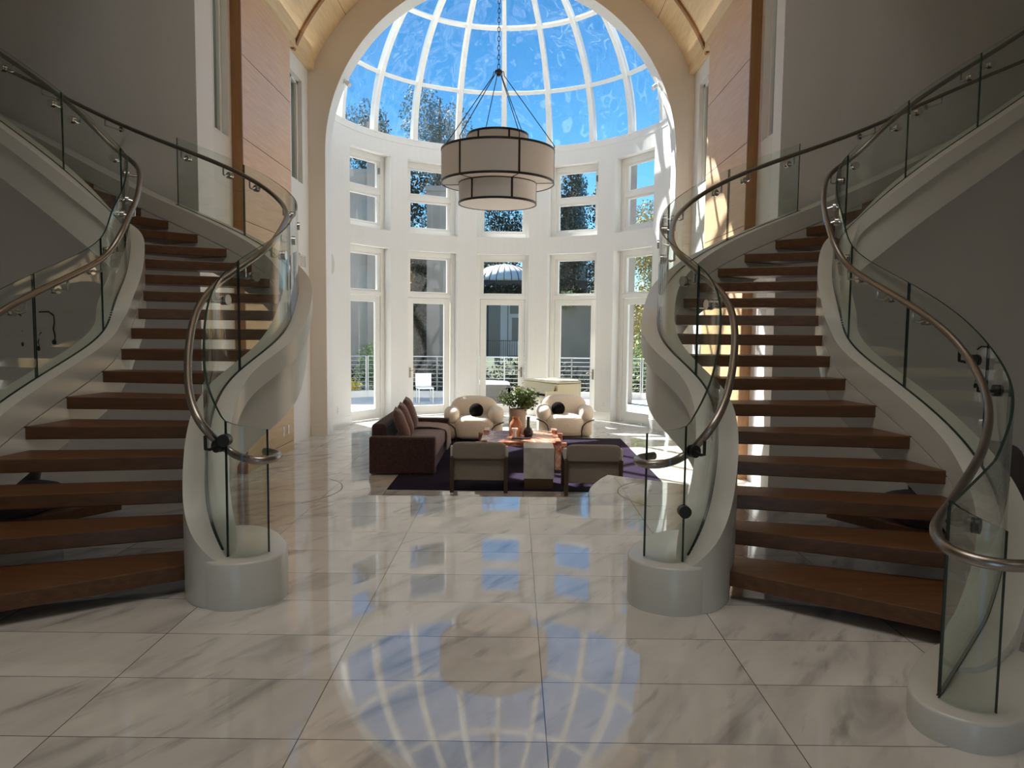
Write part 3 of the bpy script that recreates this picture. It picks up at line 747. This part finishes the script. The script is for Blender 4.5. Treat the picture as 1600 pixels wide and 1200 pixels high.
def throw():
    b = MB(); nx, ny = 26, 14; V = []
    prof = []
    # over the backrest, down onto the seat, across it and down the front
    for p in ((-.33, .735), (-.27, .74), (-.235, .66), (-.215, .55), (-.17, .475), (-.05, .468), (.1, .468), (.25, .466), (.40, .455), (.482, .425), (.497, .33), (.5, .22), (.503, .10)): prof.append(Vector((p[0], 0, p[1])))
    P = []
    for i in range(len(prof)-1):
        for t in (0, .25, .5, .75):
            p0, p1, p2, p3 = prof[max(i-1, 0)], prof[i], prof[i+1], prof[min(i+2, len(prof)-1)]
            P.append(.5*((2*p1)+(p2-p0)*t+(2*p0-5*p1+4*p2-p3)*t*t+(3*p1-p0-3*p2+p3)*t**3))
    P.append(prof[-1])
    for i, p in enumerate(P):
        for j in range(ny+1):
            v = j/ny
            V.append((p.x+.008*math.sin(v*17+i*.2)+.004, .44+.59*v-.10*(i/len(P))*(1-v)+.01*math.sin(i*.5+v*4), p.z+.010+.010*math.sin(v*20+i*.3)))
    b.add(V, [(i*(ny+1)+j, i*(ny+1)+j+1, (i+1)*(ny+1)+j+1, (i+1)*(ny+1)+j) for i in range(len(P)-1) for j in range(ny)])
    o = b.build('throw_blanket', 'throw_fabric', smooth=True); o.location = (-1.325, 11.97, G)
    m = o.modifiers.new('t', 'SOLIDIFY'); m.thickness = .012; m.offset = 1
    tag(o, 'tan throw blanket draped over the far end of the dark sofa', 'blanket')
throw()
def armchair():
    root = empty('armchair', (0, 0, 0)); F = 'boucle'
    rx = lambda a: Matrix.Rotation(a, 3, 'X')
    quick('seat', F, lambda b: (b.super((0, -.08, .235), (.40, .43, .215), .45, .4, 18, 32), b.super((0, -.1, .33), (.37, .40, .13), .6, .5, 14, 28)), root, smooth=True)
    quick('backrest', F, lambda b: b.super((0, .28, .54), (.47, .19, .275), .75, .55, 20, 36, rx(-.2)), root, smooth=True)
    for s in (-1, 1):
        quick('armrest', F, lambda b: (b.super((s*.43, -.06, .46), (.155, .42, .175), .8, .75, 18, 28, Matrix.Rotation(s*.12, 3, 'Y')), b.super((s*.44, -.05, .2), (.125, .40, .19), .6, .5, 14, 24)), root, smooth=True)
        # leather-wrapped tube that holds arm and base apart
        quick('frame', 'dark_leather', lambda b: b.tube([(s*.575, -.40, .37), (s*.50, -.455, .345), (s*.42, -.475, .315), (s*.355, -.488, .25), (s*.335, -.492, .15), (s*.335, -.475, .04), (s*.335, -.45, .016)], .0135, 8), root, smooth=True)
    return root
c0 = armchair(); c0.location = (-.47, 14.45, G); c0.rotation_euler.z = .04
tag(c0, 'cream rounded armchair standing directly behind the far arm of the dark sofa', 'armchair', 'cream rounded armchairs')
c1 = copy_tree(c0); c1.location = (1.36, 15.13, S); c1.rotation_euler.z = -.03
tag(c1, 'cream rounded armchair standing in front of the ivory grand piano', 'armchair', 'cream rounded armchairs')
for (x, y, z, l) in ((-.42, 14.32, G+.565, 'black ball cushion on the armchair behind the sofa'), (1.22, 15.0, S+.555, 'black ball cushion on the armchair in front of the piano')):
    o = quick('ball_cushion', 'black_boucle', lambda b: b.super((0, 0, 0), (.14, .14, .14), 1, 1, 18, 28), smooth=True); o.location = (x, y, z)
    tag(o, l, 'cushion', 'black ball cushions')
def low_chair():
    root = empty('lounge_chair', (0, 0, 0)); W = 'chair_wood'
    for s in (-1, 1):
        for y in (-.385, .30): quick('leg', W, lambda b: b.box(s*.355-.025, s*.355+.025, y-.03, y+.03, 0, .47), root, bevel=.004)
        quick('side_rail', W, lambda b: b.box(s*.355-.02, s*.355+.02, -.33, .28, .43, .47), root, bevel=.004)
    quick('back_rail', W, lambda b: b.box(-.34, .34, -.415, -.38, .425, .452), root)
    quick('back_panel', 'taupe_fabric', lambda b: b.box(-.335, .335, -.355, -.30, .155, .435), root, bevel=.012)
    quick('backrest', 'taupe_fabric', lambda b: b.super((0, -.33, .545), (.352, .075, .115), .3, .22, 12, 36), root, smooth=True)
    quick('seat', 'taupe_fabric', lambda b: b.super((0, .03, .30), (.33, .33, .09), .3, .2, 12, 36), root, smooth=True)
    for s in (-1, 1): quick('arm_strap', 'cream_vinyl', lambda b: b.box(s*.362-.022, s*.362+.022, -.30, -.20, .46, .60), root, bevel=.006)
    return root
l0 = low_chair(); l0.location = (-.14, 9.98, G)
tag(l0, 'low taupe lounge chair with dark wood frame, back to us, near the sofa arm', 'lounge chair', 'low taupe lounge chairs')
l1 = copy_tree(l0); l1.location = (1.36, 9.86, G)
tag(l1, 'low taupe lounge chair with dark wood frame, right of the marble side table', 'lounge chair', 'low taupe lounge chairs')
def side_table():
    root = obj_at('side_table', (.66, 10.1, G), 0, 'square white marble block side table on a wood plinth between two lounge chairs', 'side table')
    quick('top', 'white_marble', lambda b: b.box(-.205, .205, -.26, .26, .14, .56), root, bevel=.003)
    quick('plinth', 'plinth_wood', lambda b: b.box(-.195, .195, -.245, .245, 0, .14), root)
side_table()
def coffee_table():
    root = obj_at('coffee_table', (.44, 11.9, G), 0, 'red veined marble coffee table with crossed slab legs in the middle of the rug', 'coffee table')
    M = 'red_marble'
    quick('tabletop', M, lambda b: b.box(-.64, .60, -.66, .66, .36, .42), root, bevel=.004)
    for s, x in ((-1, -.58), (1, .56)):
        for y in (-.52, .52):
            quick('leg', M, lambda b: b.box(x-.045, x+.045, y-.16, y+.16, 0, .445+.02*(y > 0)), root, bevel=.003)
            quick('leg', M, lambda b: b.box(min(x-s*.10, x+s*.14), max(x-s*.10, x+s*.14), y-.045, y+.045, .27, .40), root, bevel=.003)
coffee_table()
TT = G+.42
def lathe_thing(name, mat_, prof, loc, label, cat, group=None, seg=28):
    o = quick(name, mat_, lambda b: b.lathe(prof, seg), smooth=True, auto=True); o.location = loc
    return tag(o, label, cat, group)
lathe_thing('vase', 'terracotta', [(.001, 0), (.07, 0), (.075, .02), (.098, .12), (.102, .19), (.09, .23), (.058, .27), (.052, .29), (.056, .315), (.05, .315), (.045, .28), (.001, .27)], (.35, 11.87, TT), 'terracotta red-brown vase with narrow neck on the red marble table', 'vase')
lathe_thing('vase', 'black_ceramic', [(.001, 0), (.06, 0), (.078, .04), (.08, .08), (.06, .13), (.03, .16), (.024, .2), (.026, .31), (.032, .325), (.022, .325), (.018, .2), (.001, .19)], (.55, 11.83, TT), 'black bottle-shaped vase on the red marble table', 'vase')
lathe_thing('vase', 'white_ceramic', [(.001, 0), (.025, 0), (.03, .02), (.024, .08), (.03, .10), (.05, .12), (.052, .145), (.044, .15), (.03, .12), (.001, .11)], (.33, 11.62, TT+.02), 'small pale footed cup in front of the terracotta vase', 'cup')
tag(quick('tray', 'tray_black', lambda b: b.box(-.15, .15, -.07, .07, 0, .02), bevel=.005), 'thin black tray lying at the front of the red marble table', 'tray').location = (.43, 11.62, TT)
def plant():
    root = obj_at('potted_plant', (.375, 12.36, TT), 0, 'tall stoneware vase of leafy green branches on the red marble table', 'plant')
    quick('vase', 'stoneware', lambda b: b.lathe([(.001, 0), (.135, 0), (.14, .02), (.145, .40), (.13, .40), (.125, .1), (.001, .1)], 28), root, smooth=True, auto=True)
    br = MB(); lf = MB(); rr = random.Random(3)
    for k in range(26):
        a = rr.uniform(0, 2*PI); sp_ = rr.uniform(.08, .34); h = rr.uniform(.12, .36)
        if k < 8: a = rr.uniform(-.9, .6); sp_ = rr.uniform(.2, .34); h = rr.uniform(.04, .26)
        p0 = Vector((0, 0, .3)); p2 = Vector((sp_*math.cos(a), sp_*math.sin(a)*.8, .40+h)); p1 = Vector((p2.x*.35, p2.y*.35, .40+h*.6))
        path = [p0*(1-t)**2+p1*2*t*(1-t)+p2*t*t for t in (0, .25, .5, .75, 1)]
        br.tube(path, .004, 5, r2=.0015)
        for _ in range(70):
            t = rr.uniform(.45, 1.02); q = p0*(1-t)**2+p1*2*t*(1-t)+p2*t*t+Vector((rr.gauss(0, .028), rr.gauss(0, .028), rr.gauss(0, .028)))
            d = Vector((rr.gauss(0, 1), rr.gauss(0, 1), rr.gauss(0, .7))).normalized(); w = d.cross(Vector((rr.gauss(0, 1), rr.gauss(0, 1), rr.gauss(0, 1)))).normalized()
            L_ = rr.uniform(.035, .07); up = d.cross(w)*.006
            lf.add([q, q+d*L_*.5+w*L_*.24+up, q+d*L_, q+d*L_*.5-w*L_*.24+up], [(0, 1, 2, 3)])
    br.build('stems', 'bark', root); lf.build('foliage', 'leaf_plant', root)
plant()
def piano():
    root = obj_at('grand_piano', (.80, 16.62, S), math.radians(-58), 'ivory baby grand piano with closed lid by the tall windows', 'piano')
    W = .70
    outline = [(-W, .12), (W, .12)]+[(W, .55), (W-.03, .72), (W-.14, .86), (W-.34, .97), (W-.58, 1.07), (W-.80, 1.2), (W-1.0, 1.3), (W-1.17, 1.34), (-W+.08, 1.32), (-W, 1.24)]
    quick('case', 'ivory', lambda b: b.prism(outline, .66, .97), root, bevel=.01)
    quick('lid', 'ivory', lambda b: b.prism([(x*1.012, y if y > .2 else .10) for x, y in outline], .985, 1.01), root, bevel=.006)
    quick('key_bed', 'ivory', lambda b: (b.box(-W, W, -.16, .14, .60, .68), b.box(-W, -W+.09, -.16, .14, .68, .82), b.box(W-.09, W, -.16, .14, .68, .82)), root, bevel=.01)
    quick('fallboard', 'ivory', lambda b: b.add([(x, y, z) for x in (-W+.09, W-.09) for y, z in ((-.02, .74), (.13, .97), (.15, .97), (.02, .72))], [(0, 1, 2, 3), (4, 7, 6, 5), (0, 4, 5, 1), (1, 5, 6, 2), (2, 6, 7, 3), (3, 7, 4, 0)]), root)
    quick('keys', 'white_ceramic', lambda b: b.box(-W+.10, W-.10, -.14, .03, .68, .70), root)
    quick('key_slip', 'piano_black', lambda b: b.box(-W+.10, W-.10, -.10, .02, .70, .715), root)
    for x, y in ((-W+.1, .05), (W-.1, .05), (-W+.35, 1.15)): quick('leg', 'ivory', lambda b: b.lathe([(.001, 0), (.03, 0), (.035, .05), (.045, .1), (.06, .5), (.075, .6), (.075, .67), (.001, .67)], 16, x, y), root, smooth=True, auto=True)
    quick('pedal_lyre', 'ivory', lambda b: (b.box(-.10, -.06, .2, .24, .1, .66), b.box(.06, .10, .2, .24, .1, .66), b.box(-.14, .14, .16, .28, .05, .12)), root)
piano()

# ------------------------------------------------------------------ small fixtures
for sx, lab in ((-1, 'white spotlight on the inside of the arch, sofa side'), (1, 'white spotlight on the inside of the arch, piano side')):
    root = obj_at('spotlight', (sx*3.10, 14.92, 6.345), 0, lab, 'spotlight', 'arch spotlights')
    quick('base', 'white_paint', lambda b: b.disc((0, 0, 0), (sx*.9, 0, .45), .05, .03), root)
    quick('lamp_head', 'white_paint', lambda b: b.tube([(-sx*.05, 0, -.02), (-sx*.12, -.05, -.09)], .045, 14), root)
    quick('arm', 'steel_light', lambda b: b.tube([(0, 0, 0), (-sx*.08, -.01, -.05)], .012, 8), root)
for sx, l in ((-1, 'sofa-side'), (1, 'piano-side')):
    root = obj_at('air_vent', (sx*3.745, 14.15, 2.76), 0, 'slotted white air vent low on the %s lounge wall under the window' % l, 'vent', 'wall air vents')
    quick('frame', 'white_paint', lambda b: (b.box(-.012, .012, -.2, .2, -.13, -.11), b.box(-.012, .012, -.2, .2, .11, .13), b.box(-.012, .012, -.2, -.18, -.13, .13), b.box(-.012, .012, .18, .2, -.13, .13)), root)
    quick('grille', 'grille', lambda b: [b.box(-.008, .008, -.18, .18, z/100-.003, z/100+.006) for z in range(-10, 11, 3)], root)
for sx, y, l in ((-1, 12.42, 'white switch plate on the maple panel under the left staircase, nearer the stair'), (-1, 12.68, 'white switch plate on the maple panel under the left staircase, nearer the arch')):
    root = obj_at('light_switch', (sx*3.597, y, -.27), 0, l, 'switch', 'switch plates on the panelling')
    quick('plate', 'white_paint', lambda b: b.box(-.006, .006, -.04, .04, -.075, .075), root, bevel=.003)
    quick('rocker', 'white_paint', lambda b: b.box(.004, .010, -.016, .016, -.035, .035), root)
def on_rotunda(name, a, z, w, h, mat_, label, cat, round_=False):
    x, y, _ = pol(RW-.006, a, 0); root = obj_at(name, (x, y, z), -a, label, cat)
    if round_: quick('grille', mat_, lambda b: b.sweep([[(w*math.cos(t*PI/14), yy, h*math.sin(t*PI/14)) for t in range(28)] for yy in (-.012, .004)]), root)
    else:
        quick('plate', mat_, lambda b: b.box(-w, w, -.006, .004, -h, h), root, bevel=.003)
        quick('socket', 'shade_fabric', lambda b: [b.box(-w*.4, w*.4, -.008, -.004, q-.014, q+.014) for q in (-h*.4, h*.4)], root)
on_rotunda('wall_speaker', -math.radians(81), 2.83, .16, .22, 'speaker_grey', 'round flush speaker grille high on the curved wall, sofa side', 'speaker', True)
on_rotunda('power_outlet', -math.radians(76), -.28, .04, .07, 'white_paint', 'white outlet plate low on the curved wall beside the first door, sofa side', 'outlet')
on_rotunda('power_outlet', math.radians(43), -.28, .04, .07, 'white_paint', 'white outlet plate low on the curved wall behind the piano-side armchair', 'outlet')
def branch_sconce(loc, sx, h, label, fl):
    root = obj_at('wall_hook', loc, 0, label, 'wall ornament', 'twig-like black wall ornaments')
    quick('stem', 'black_metal', lambda b: b.tube([(0, 0, -h/2), (.012, -.01, -h/4), (-.008, -.012, 0), (.01, -.01, h/4), (0, 0, h/2)], .009, 6), root)
    quick('twig', 'black_metal', lambda b: b.tube([(0, 0, h/2), (fl*.05, -.03, h/2+.05), (fl*.16, -.05, h/2+.045)], .011, 6), root)
    quick('foot', 'black_metal', lambda b: b.super((0, -.01, -h/2), (.03, .025, .035), 1, 1, 8, 10), root)
for x, y, z, h, f, l in ((-5.65, 9.55, 1.45, .34, -1, 'black twig wall ornament behind the left stair glass, taller one near its upright joint'),
                         (-6.25, 9.85, 1.42, .36, -1, 'black twig wall ornament cut by the picture edge behind the left stair glass'),
                         (-5.95, 9.70, 1.27, .16, 1, 'short black twig wall ornament between the two taller ones, left staircase'),
                         (6.55, 9.98, 1.05, .48, 1, 'black twig wall ornament beyond the right stair glass on bare wall')):
    branch_sconce((x, y, z), 1, h, l, f)
for sx, l in ((-1, 'left'), (1, 'right')):
    root = obj_at('low_seat', (sx*3.75, 5.35, 0), 0, 'dark low seat with brown wooden edge tucked under the %s staircase' % l, 'seat', 'seats under the staircases')
    quick('base', 'seat_edge', lambda b: b.prism([(sx*-.62, -.1), (sx*-.95, .42), (sx*-.2, .5), (sx*.6, .45), (sx*.6, -.35), (sx*-.2, -.4)], 0.04, .12), root, bevel=.01)
    quick('seat', 'dark_seat', lambda b: b.super((-sx*.02, .05, .2), (.6, .40, .10), .4, .6, 12, 30), root, smooth=True)
    quick('backrest', 'dark_seat', lambda b: b.super((sx*.12, .38, .42), (.46, .09, .26), .5, .6, 14, 28, Matrix.Rotation(-.25, 3, 'X')), root, smooth=True)
    for x, y in ((-.5, -.1), (.5, -.2), (-.5, .38), (.5, .38)): quick('leg', 'seat_edge', lambda b: b.tube([(sx*x, y, 0), (sx*x, y, .06)], .02, 8), root)

# ------------------------------------------------------------------ outdoors
struct(quick('ground', 'lawn', lambda b: b.box(-120, 120, 24.6, 160, S-1.6, S-1.0)), 'dark lawn beyond the terrace')
struct(quick('terrace', 'terrace_stone', lambda b: b.prism([(-9, 15.6), (-4.0, 15.2)]+[(4.02*math.sin(math.radians(t)), 15+4.02*math.cos(math.radians(t))) for t in range(-84, 85, 6)]+[(4.0, 15.2), (9, 15.6), (9, 20.5), (4.6, 23.9), (-4.6, 23.9), (-9, 20.5)], S-1.2, S-.03)))
def railing(pts, label):
    root = obj_at('railing', (pts[0][0], pts[0][1], S), 0, label, 'railing', 'terrace railings')
    o = (pts[0][0], pts[0][1], S)
    b = MB()
    for (x0, y0), (x1, y1) in zip(pts[:-1], pts[1:]):
        d = Vector((x1-x0, y1-y0, 0)).normalized(); m = Vector((-d.y, d.x, 0))*.12
        b.add([Vector((x, y, z))+s*m for z in (S-.05, S+.17) for (x, y) in ((x0, y0), (x1, y1)) for s in (-1, 1)], [(0, 1, 3, 2), (4, 5, 7, 6), (0, 2, 6, 4), (1, 3, 7, 5), (0, 1, 5, 4), (2, 3, 7, 6)])
    b.build('curb', 'terrace_stone', root, origin=o)
    for k in range(8):
        z = S+.32+.135*k; b = MB()
        b.tube([(x, y, z) for x, y in pts], .020 if k == 7 else .010, 8); b.build('rail', 'alum', root, origin=o)
    for (x0, y0), (x1, y1) in zip(pts[:-1], pts[1:]):
        n = max(1, int(math.hypot(x1-x0, y1-y0)/2.1))
        for i in range(n+1):
            x, y = x0+(x1-x0)*i/n, y0+(y1-y0)*i/n
            quick('post', 'alum', lambda b: b.tube([(x, y, S+.1), (x, y, S+1.27)], .025, 8), root, origin=o)
railing([(-8.8, 20.4), (-4.4, 23.4)], 'horizontal-rod terrace railing seen through the first door, sofa side')
railing([(-4.35, 23.45), (-2.15, 23.5), (2.15, 23.5), (4.35, 23.45)], 'horizontal-rod terrace railing running straight across behind the middle doors')
railing([(4.4, 23.4), (8.8, 20.4)], 'horizontal-rod terrace railing seen through the last door, piano side')
def outdoor_sofa():
    root = obj_at('outdoor_sofa', (-.2, 20.6, S-.03), 0, 'grey wicker outdoor sofa with white back cushion on the terrace', 'outdoor sofa')
    quick('frame', 'wicker', lambda b: (b.box(-.62, .42, -.42, -.36, .06, .66), b.box(-.62, -.54, -.42, .4, .06, .6), b.box(.34, .42, -.42, .4, .06, .6), b.box(-.6, .4, -.4, .4, .1, .34)), root, bevel=.01)
    quick('back_cushion', 'outdoor_cushion', lambda b: b.super((-.1, -.28, .62), (.5, .1, .16), .4, .3, 12, 24), root, smooth=True)
    quick('seat_cushion', 'outdoor_cushion', lambda b: b.super((-.1, .05, .40), (.43, .36, .08), .3, .2, 10, 24), root, smooth=True)
    for x in (-.58, .38):
        for y in (-.39, .37): quick('leg', 'black_metal', lambda b: b.box(x-.02, x+.02, y-.02, y+.02, 0, .08), root)
outdoor_sofa()
def outdoor_chair(x, y, rz, label):
    root = obj_at('outdoor_chair', (x, y, S-.03), rz, label, 'outdoor chair', 'white outdoor chairs')
    quick('seat', 'outdoor_cushion', lambda b: b.box(-.24, .24, -.24, .24, .4, .45), root, bevel=.02)
    quick('backrest', 'outdoor_cushion', lambda b: b.box(-.24, .24, .2, .25, .45, .85), root, bevel=.02)
    for a in (-.21, .21):
        for c in (-.21, .21): quick('leg', 'alum', lambda b: b.box(a-.015, a+.015, c-.015, c+.015, 0, .4), root)
outdoor_chair(-2.35, 21.9, .3, 'white outdoor chair on the terrace seen through the second door')
def pavilion():
    Y = 46.0; x0 = -.35; root = obj_at('pavilion', (x0, Y, -.2), 0, 'garden pavilion with ribbed grey metal dome roof beyond the terrace', 'pavilion')
    RR = 1.75
    quick('roof', 'zinc', lambda b: b.lathe([(RR*math.cos(t*PI/24)+.001, 4.62+1.08*math.sin(t*PI/24)) for t in range(13)], 48), root, smooth=True)
    for k in range(24):
        a = 2*PI*k/24
        quick('roof_seam', 'black_metal', lambda b: b.tube([((RR+.01)*math.cos(t*PI/24)*math.cos(a), (RR+.01)*math.cos(t*PI/24)*math.sin(a), 4.62+1.09*math.sin(t*PI/24)) for t in range(13)], .022, 4), root)
    quick('finial', 'zinc', lambda b: b.lathe([(.001, 5.68), (.07, 5.68), (.05, 5.76), (.001, 5.78)], 12), root)
    quick('eave', 'black_metal', lambda b: b.box(-5, 5, -1.6, 2.4, 4.15, 4.62), root)
    quick('wall', 'siding', lambda b: b.box(-5, 5, -.9, 2.4, 0, 4.15), root)
    quick('pier', 'far_white', lambda b: b.box(-.2, .22, -1.0, -.9, 0, 3.4), root)
    d = quick('door', 'far_white', lambda b: (frame_boxes(b, .28, 1.35, .1, 3.3, .09, -1.02, -.9), b.box(.37, 1.26, -1.0, -.93, 2.55, 2.63), b.box(.37, 1.26, -.97, -.92, .1, 2.55)), root)
    quick('pane', 'siding', lambda b: (b.box(.5, 1.12, -.985, -.965, 1.0, 2.4), b.box(.45, 1.2, -.985, -.965, 2.7, 3.2)), d)
    quick('porch_rail', 'black_metal', lambda b: ([b.box(-3+.13*k, -3+.13*k+.03, -2.03, -2.0, 0, 1.0) for k in range(46)], b.box(-3, 3, -2.04, -1.98, .98, 1.04)), root)
pavilion()
def leaf_mass(b, centers, n, size, rr, droop=0):
    rg = np.random.default_rng(rr.randrange(10**6)); tot = sum(c[3]*c[4]*c[5] for c in centers)
    un = lambda v: v/(np.linalg.norm(v, axis=1)[:, None]+1e-9)
    for (cx, cy, cz, rx, ry, rz) in centers:
        k = max(1, int(n*(rx*ry*rz)/tot)); d = un(rg.normal(size=(k, 3))); q = rg.random((k, 1))**.4
        p = np.array((cx, cy, cz))+d*q*np.array((rx, ry, rz))
        g = rg.normal(size=(k, 3)); g[:, 2] -= droop; u = un(g); w = un(np.cross(u, rg.normal(size=(k, 3))))
        s = size*rg.uniform(.6, 1.3, (k, 1))
        V = np.stack([p, p+u*s*.5+w*s*.28, p+u*s, p+u*s*.5-w*s*.28], 1).reshape(-1, 3)
        o = len(b.v); b.v += V.tolist(); b.f += [(o+4*i, o+4*i+1, o+4*i+2, o+4*i+3) for i in range(k)]; b.m += [0]*k
def tree(x, y, z0, h, rad, mat_, label, seed, n=2600, size=.4, slim=False, group='trees beyond the terrace', droop=0, low=.25):
    rr = random.Random(seed); root = obj_at('tree', (x, y, z0), 0, label, 'tree', group)
    tr = MB(); tr.tube([(0, 0, 0), (.1, 0, h*.35), (-.05, .1, h*.6), (.1, 0, h*.92)], max(.08, h*.018), 8, r2=.03)
    cs = []
    for k in range(13 if not slim else 11):
        t = low+(1-low)*(k+.5)/13; w = rad*(1-abs(t-.5)*(.9 if not slim else .5))
        a = rr.uniform(0, 2*PI); o = w*.45
        q = (o*math.cos(a), o*math.sin(a), h*t)
        cs.append((*q, w*.62, w*.62, h*(.13 if not slim else .11)))
        tr.tube([(0, 0, h*(t-.15)), (q[0]*.6, q[1]*.6, h*(t-.04)), q], .05, 5, r2=.02)
    tr.build('trunk', 'bark', root)
    lf = MB(); leaf_mass(lf, cs, int(n*3.2), size*.5, rr, droop); lf.build('foliage', mat_, root)
tree(-11.2, 50, -1.6, 18.5, 2.3, 'leaf_gum', 'gum tree showing through the lowest outermost dome pane on the sofa side', 11, 5000, .34, True, droop=1.2, low=.3)
tree(-7.6, 45, -1.6, 17.2, 2.2, 'leaf_gum', 'gum tree showing through the second dome pane, between two ribs', 12, 5000, .30, True, droop=1.2, low=.3)
tree(-3.85, 40, -1.6, 16.6, 2.4, 'leaf_gum', 'tallest gum tree showing through the dome, left of the chandelier', 13, 7500, .28, True, droop=1.2, low=.3)
tree(-3.0, 54, -1.6, 18.6, 2.0, 'leaf_gum', 'gum tree showing through the dome just beside the chandelier rods', 14, 2200, .42, True, droop=1.2, low=.3)
tree(4.4, 52, -1.6, 15.7, .95, 'leaf_gum', 'gum tree whose tip shows through the dome right of the chandelier', 15, 2200, .42, True, droop=1.2, low=.3)
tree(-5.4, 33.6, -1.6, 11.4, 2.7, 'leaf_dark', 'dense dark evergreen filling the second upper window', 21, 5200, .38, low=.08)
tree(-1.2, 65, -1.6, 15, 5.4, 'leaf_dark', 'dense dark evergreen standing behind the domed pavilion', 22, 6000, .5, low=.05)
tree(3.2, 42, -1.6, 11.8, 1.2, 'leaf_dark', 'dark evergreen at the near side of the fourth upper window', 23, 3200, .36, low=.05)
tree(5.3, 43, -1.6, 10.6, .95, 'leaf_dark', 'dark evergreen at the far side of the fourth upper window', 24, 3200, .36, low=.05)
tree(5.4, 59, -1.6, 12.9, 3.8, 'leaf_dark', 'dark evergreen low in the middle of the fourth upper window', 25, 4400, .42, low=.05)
tree(5.9, 28.6, -1.6, 8.4, 2.0, 'leaf_autumn', 'yellowing autumn tree outside the last window, piano side', 26, 11000, .2, low=.12)
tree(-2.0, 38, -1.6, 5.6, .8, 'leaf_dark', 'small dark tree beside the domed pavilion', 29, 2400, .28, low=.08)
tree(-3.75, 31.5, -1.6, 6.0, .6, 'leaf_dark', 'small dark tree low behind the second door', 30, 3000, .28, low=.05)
def shrub(name, x, y, z0, rx, rz, mat_, label, seed, n=700, size=.12, cat='shrub'):
    rr = random.Random(seed); root = obj_at(name, (x, y, z0), 0, label, cat)
    b = MB(); leaf_mass(b, [(0, 0, rz, rx, rx, rz), (rx*.3, 0, rz*1.3, rx*.7, rx*.7, rz*.7)], n, size, rr); b.build('foliage', mat_, root)
    quick('stem', 'bark', lambda b: b.tube([(0, 0, 0), (.03, 0, rz)], .03, 6), root)
shrub('shrub', -4.55, 24.75, S-1.0, .55, 1.35, 'leaf_bright', 'sunlit pale green shrub behind the railing outside the first door', 41, 1500, .13)
shrub('flowering_shrub', -4.95, 24.2, S-1.0, .25, .75, 'bloom_yellow', 'low yellow flowering shrub at the terrace edge outside the first door', 42, 500, .12)
shrub('shrub', 4.75, 25.0, S-1.0, .9, 1.6, 'leaf_bright', 'bright green shrub below the autumn tree', 43, 1800, .14)
shrub('shrub', -.9, 27.0, S-1.0, .45, .85, 'leaf_bright', 'pale green shrub just behind the railing at the middle door', 44, 700, .12)
for i, (x, w, l) in enumerate(((2.6, .5, 'trailing plant on the grey garden wall, nearest the pavilion'), (4.1, .5, 'trailing plant in the middle of the grey garden wall top'), (5.6, .5, 'trailing plant on the grey garden wall, nearest the autumn tree'))):
    shrub('trailing_plant', x, 33.6, 2.5, w, .35, 'leaf_bright', l, 50+i, 700, .16, 'plant')
tag(quick('hedge', 'leaf_dark', lambda b: leaf_mass(b, [(-3+1.1*k, 44.2, 3.75, .8, .5, .38) for k in range(7)], 4200, .22, random.Random(9))), 'dark vine hedge running along under the pavilion eave', 'hedge', kind='stuff')
struct(quick('wall_garden', 'render_grey', lambda b: b.box(1.6, 8.5, 33.8, 34.2, -2, 3.0)))
struct(quick('wall_wing', ['render_grey', 'render_beige'], lambda b: (b.box(-13, -4.85, 26.5, 30, -2, 7.1), b.box(-4.87, -4.5, 26.0, 26.6, -2, 8.6, 1))))
struct(quick('wall_wing', ['render_beige'], lambda b: (b.box(3.62, 3.84, 21.9, 22.3, S, 6.5), b.box(3.57, 3.89, 21.85, 22.35, 6.5, 6.9))))
struct(quick('wall_wing', ['render_grey', 'far_white'], lambda b: (b.box(-3.2, -2.3, 29.5, 30.3, -2, 6.9, 0), b.box(-3.25, -2.25, 29.45, 30.35, 6.9, 7.1, 0))))  # grey pier added in place of a reflection in the second window

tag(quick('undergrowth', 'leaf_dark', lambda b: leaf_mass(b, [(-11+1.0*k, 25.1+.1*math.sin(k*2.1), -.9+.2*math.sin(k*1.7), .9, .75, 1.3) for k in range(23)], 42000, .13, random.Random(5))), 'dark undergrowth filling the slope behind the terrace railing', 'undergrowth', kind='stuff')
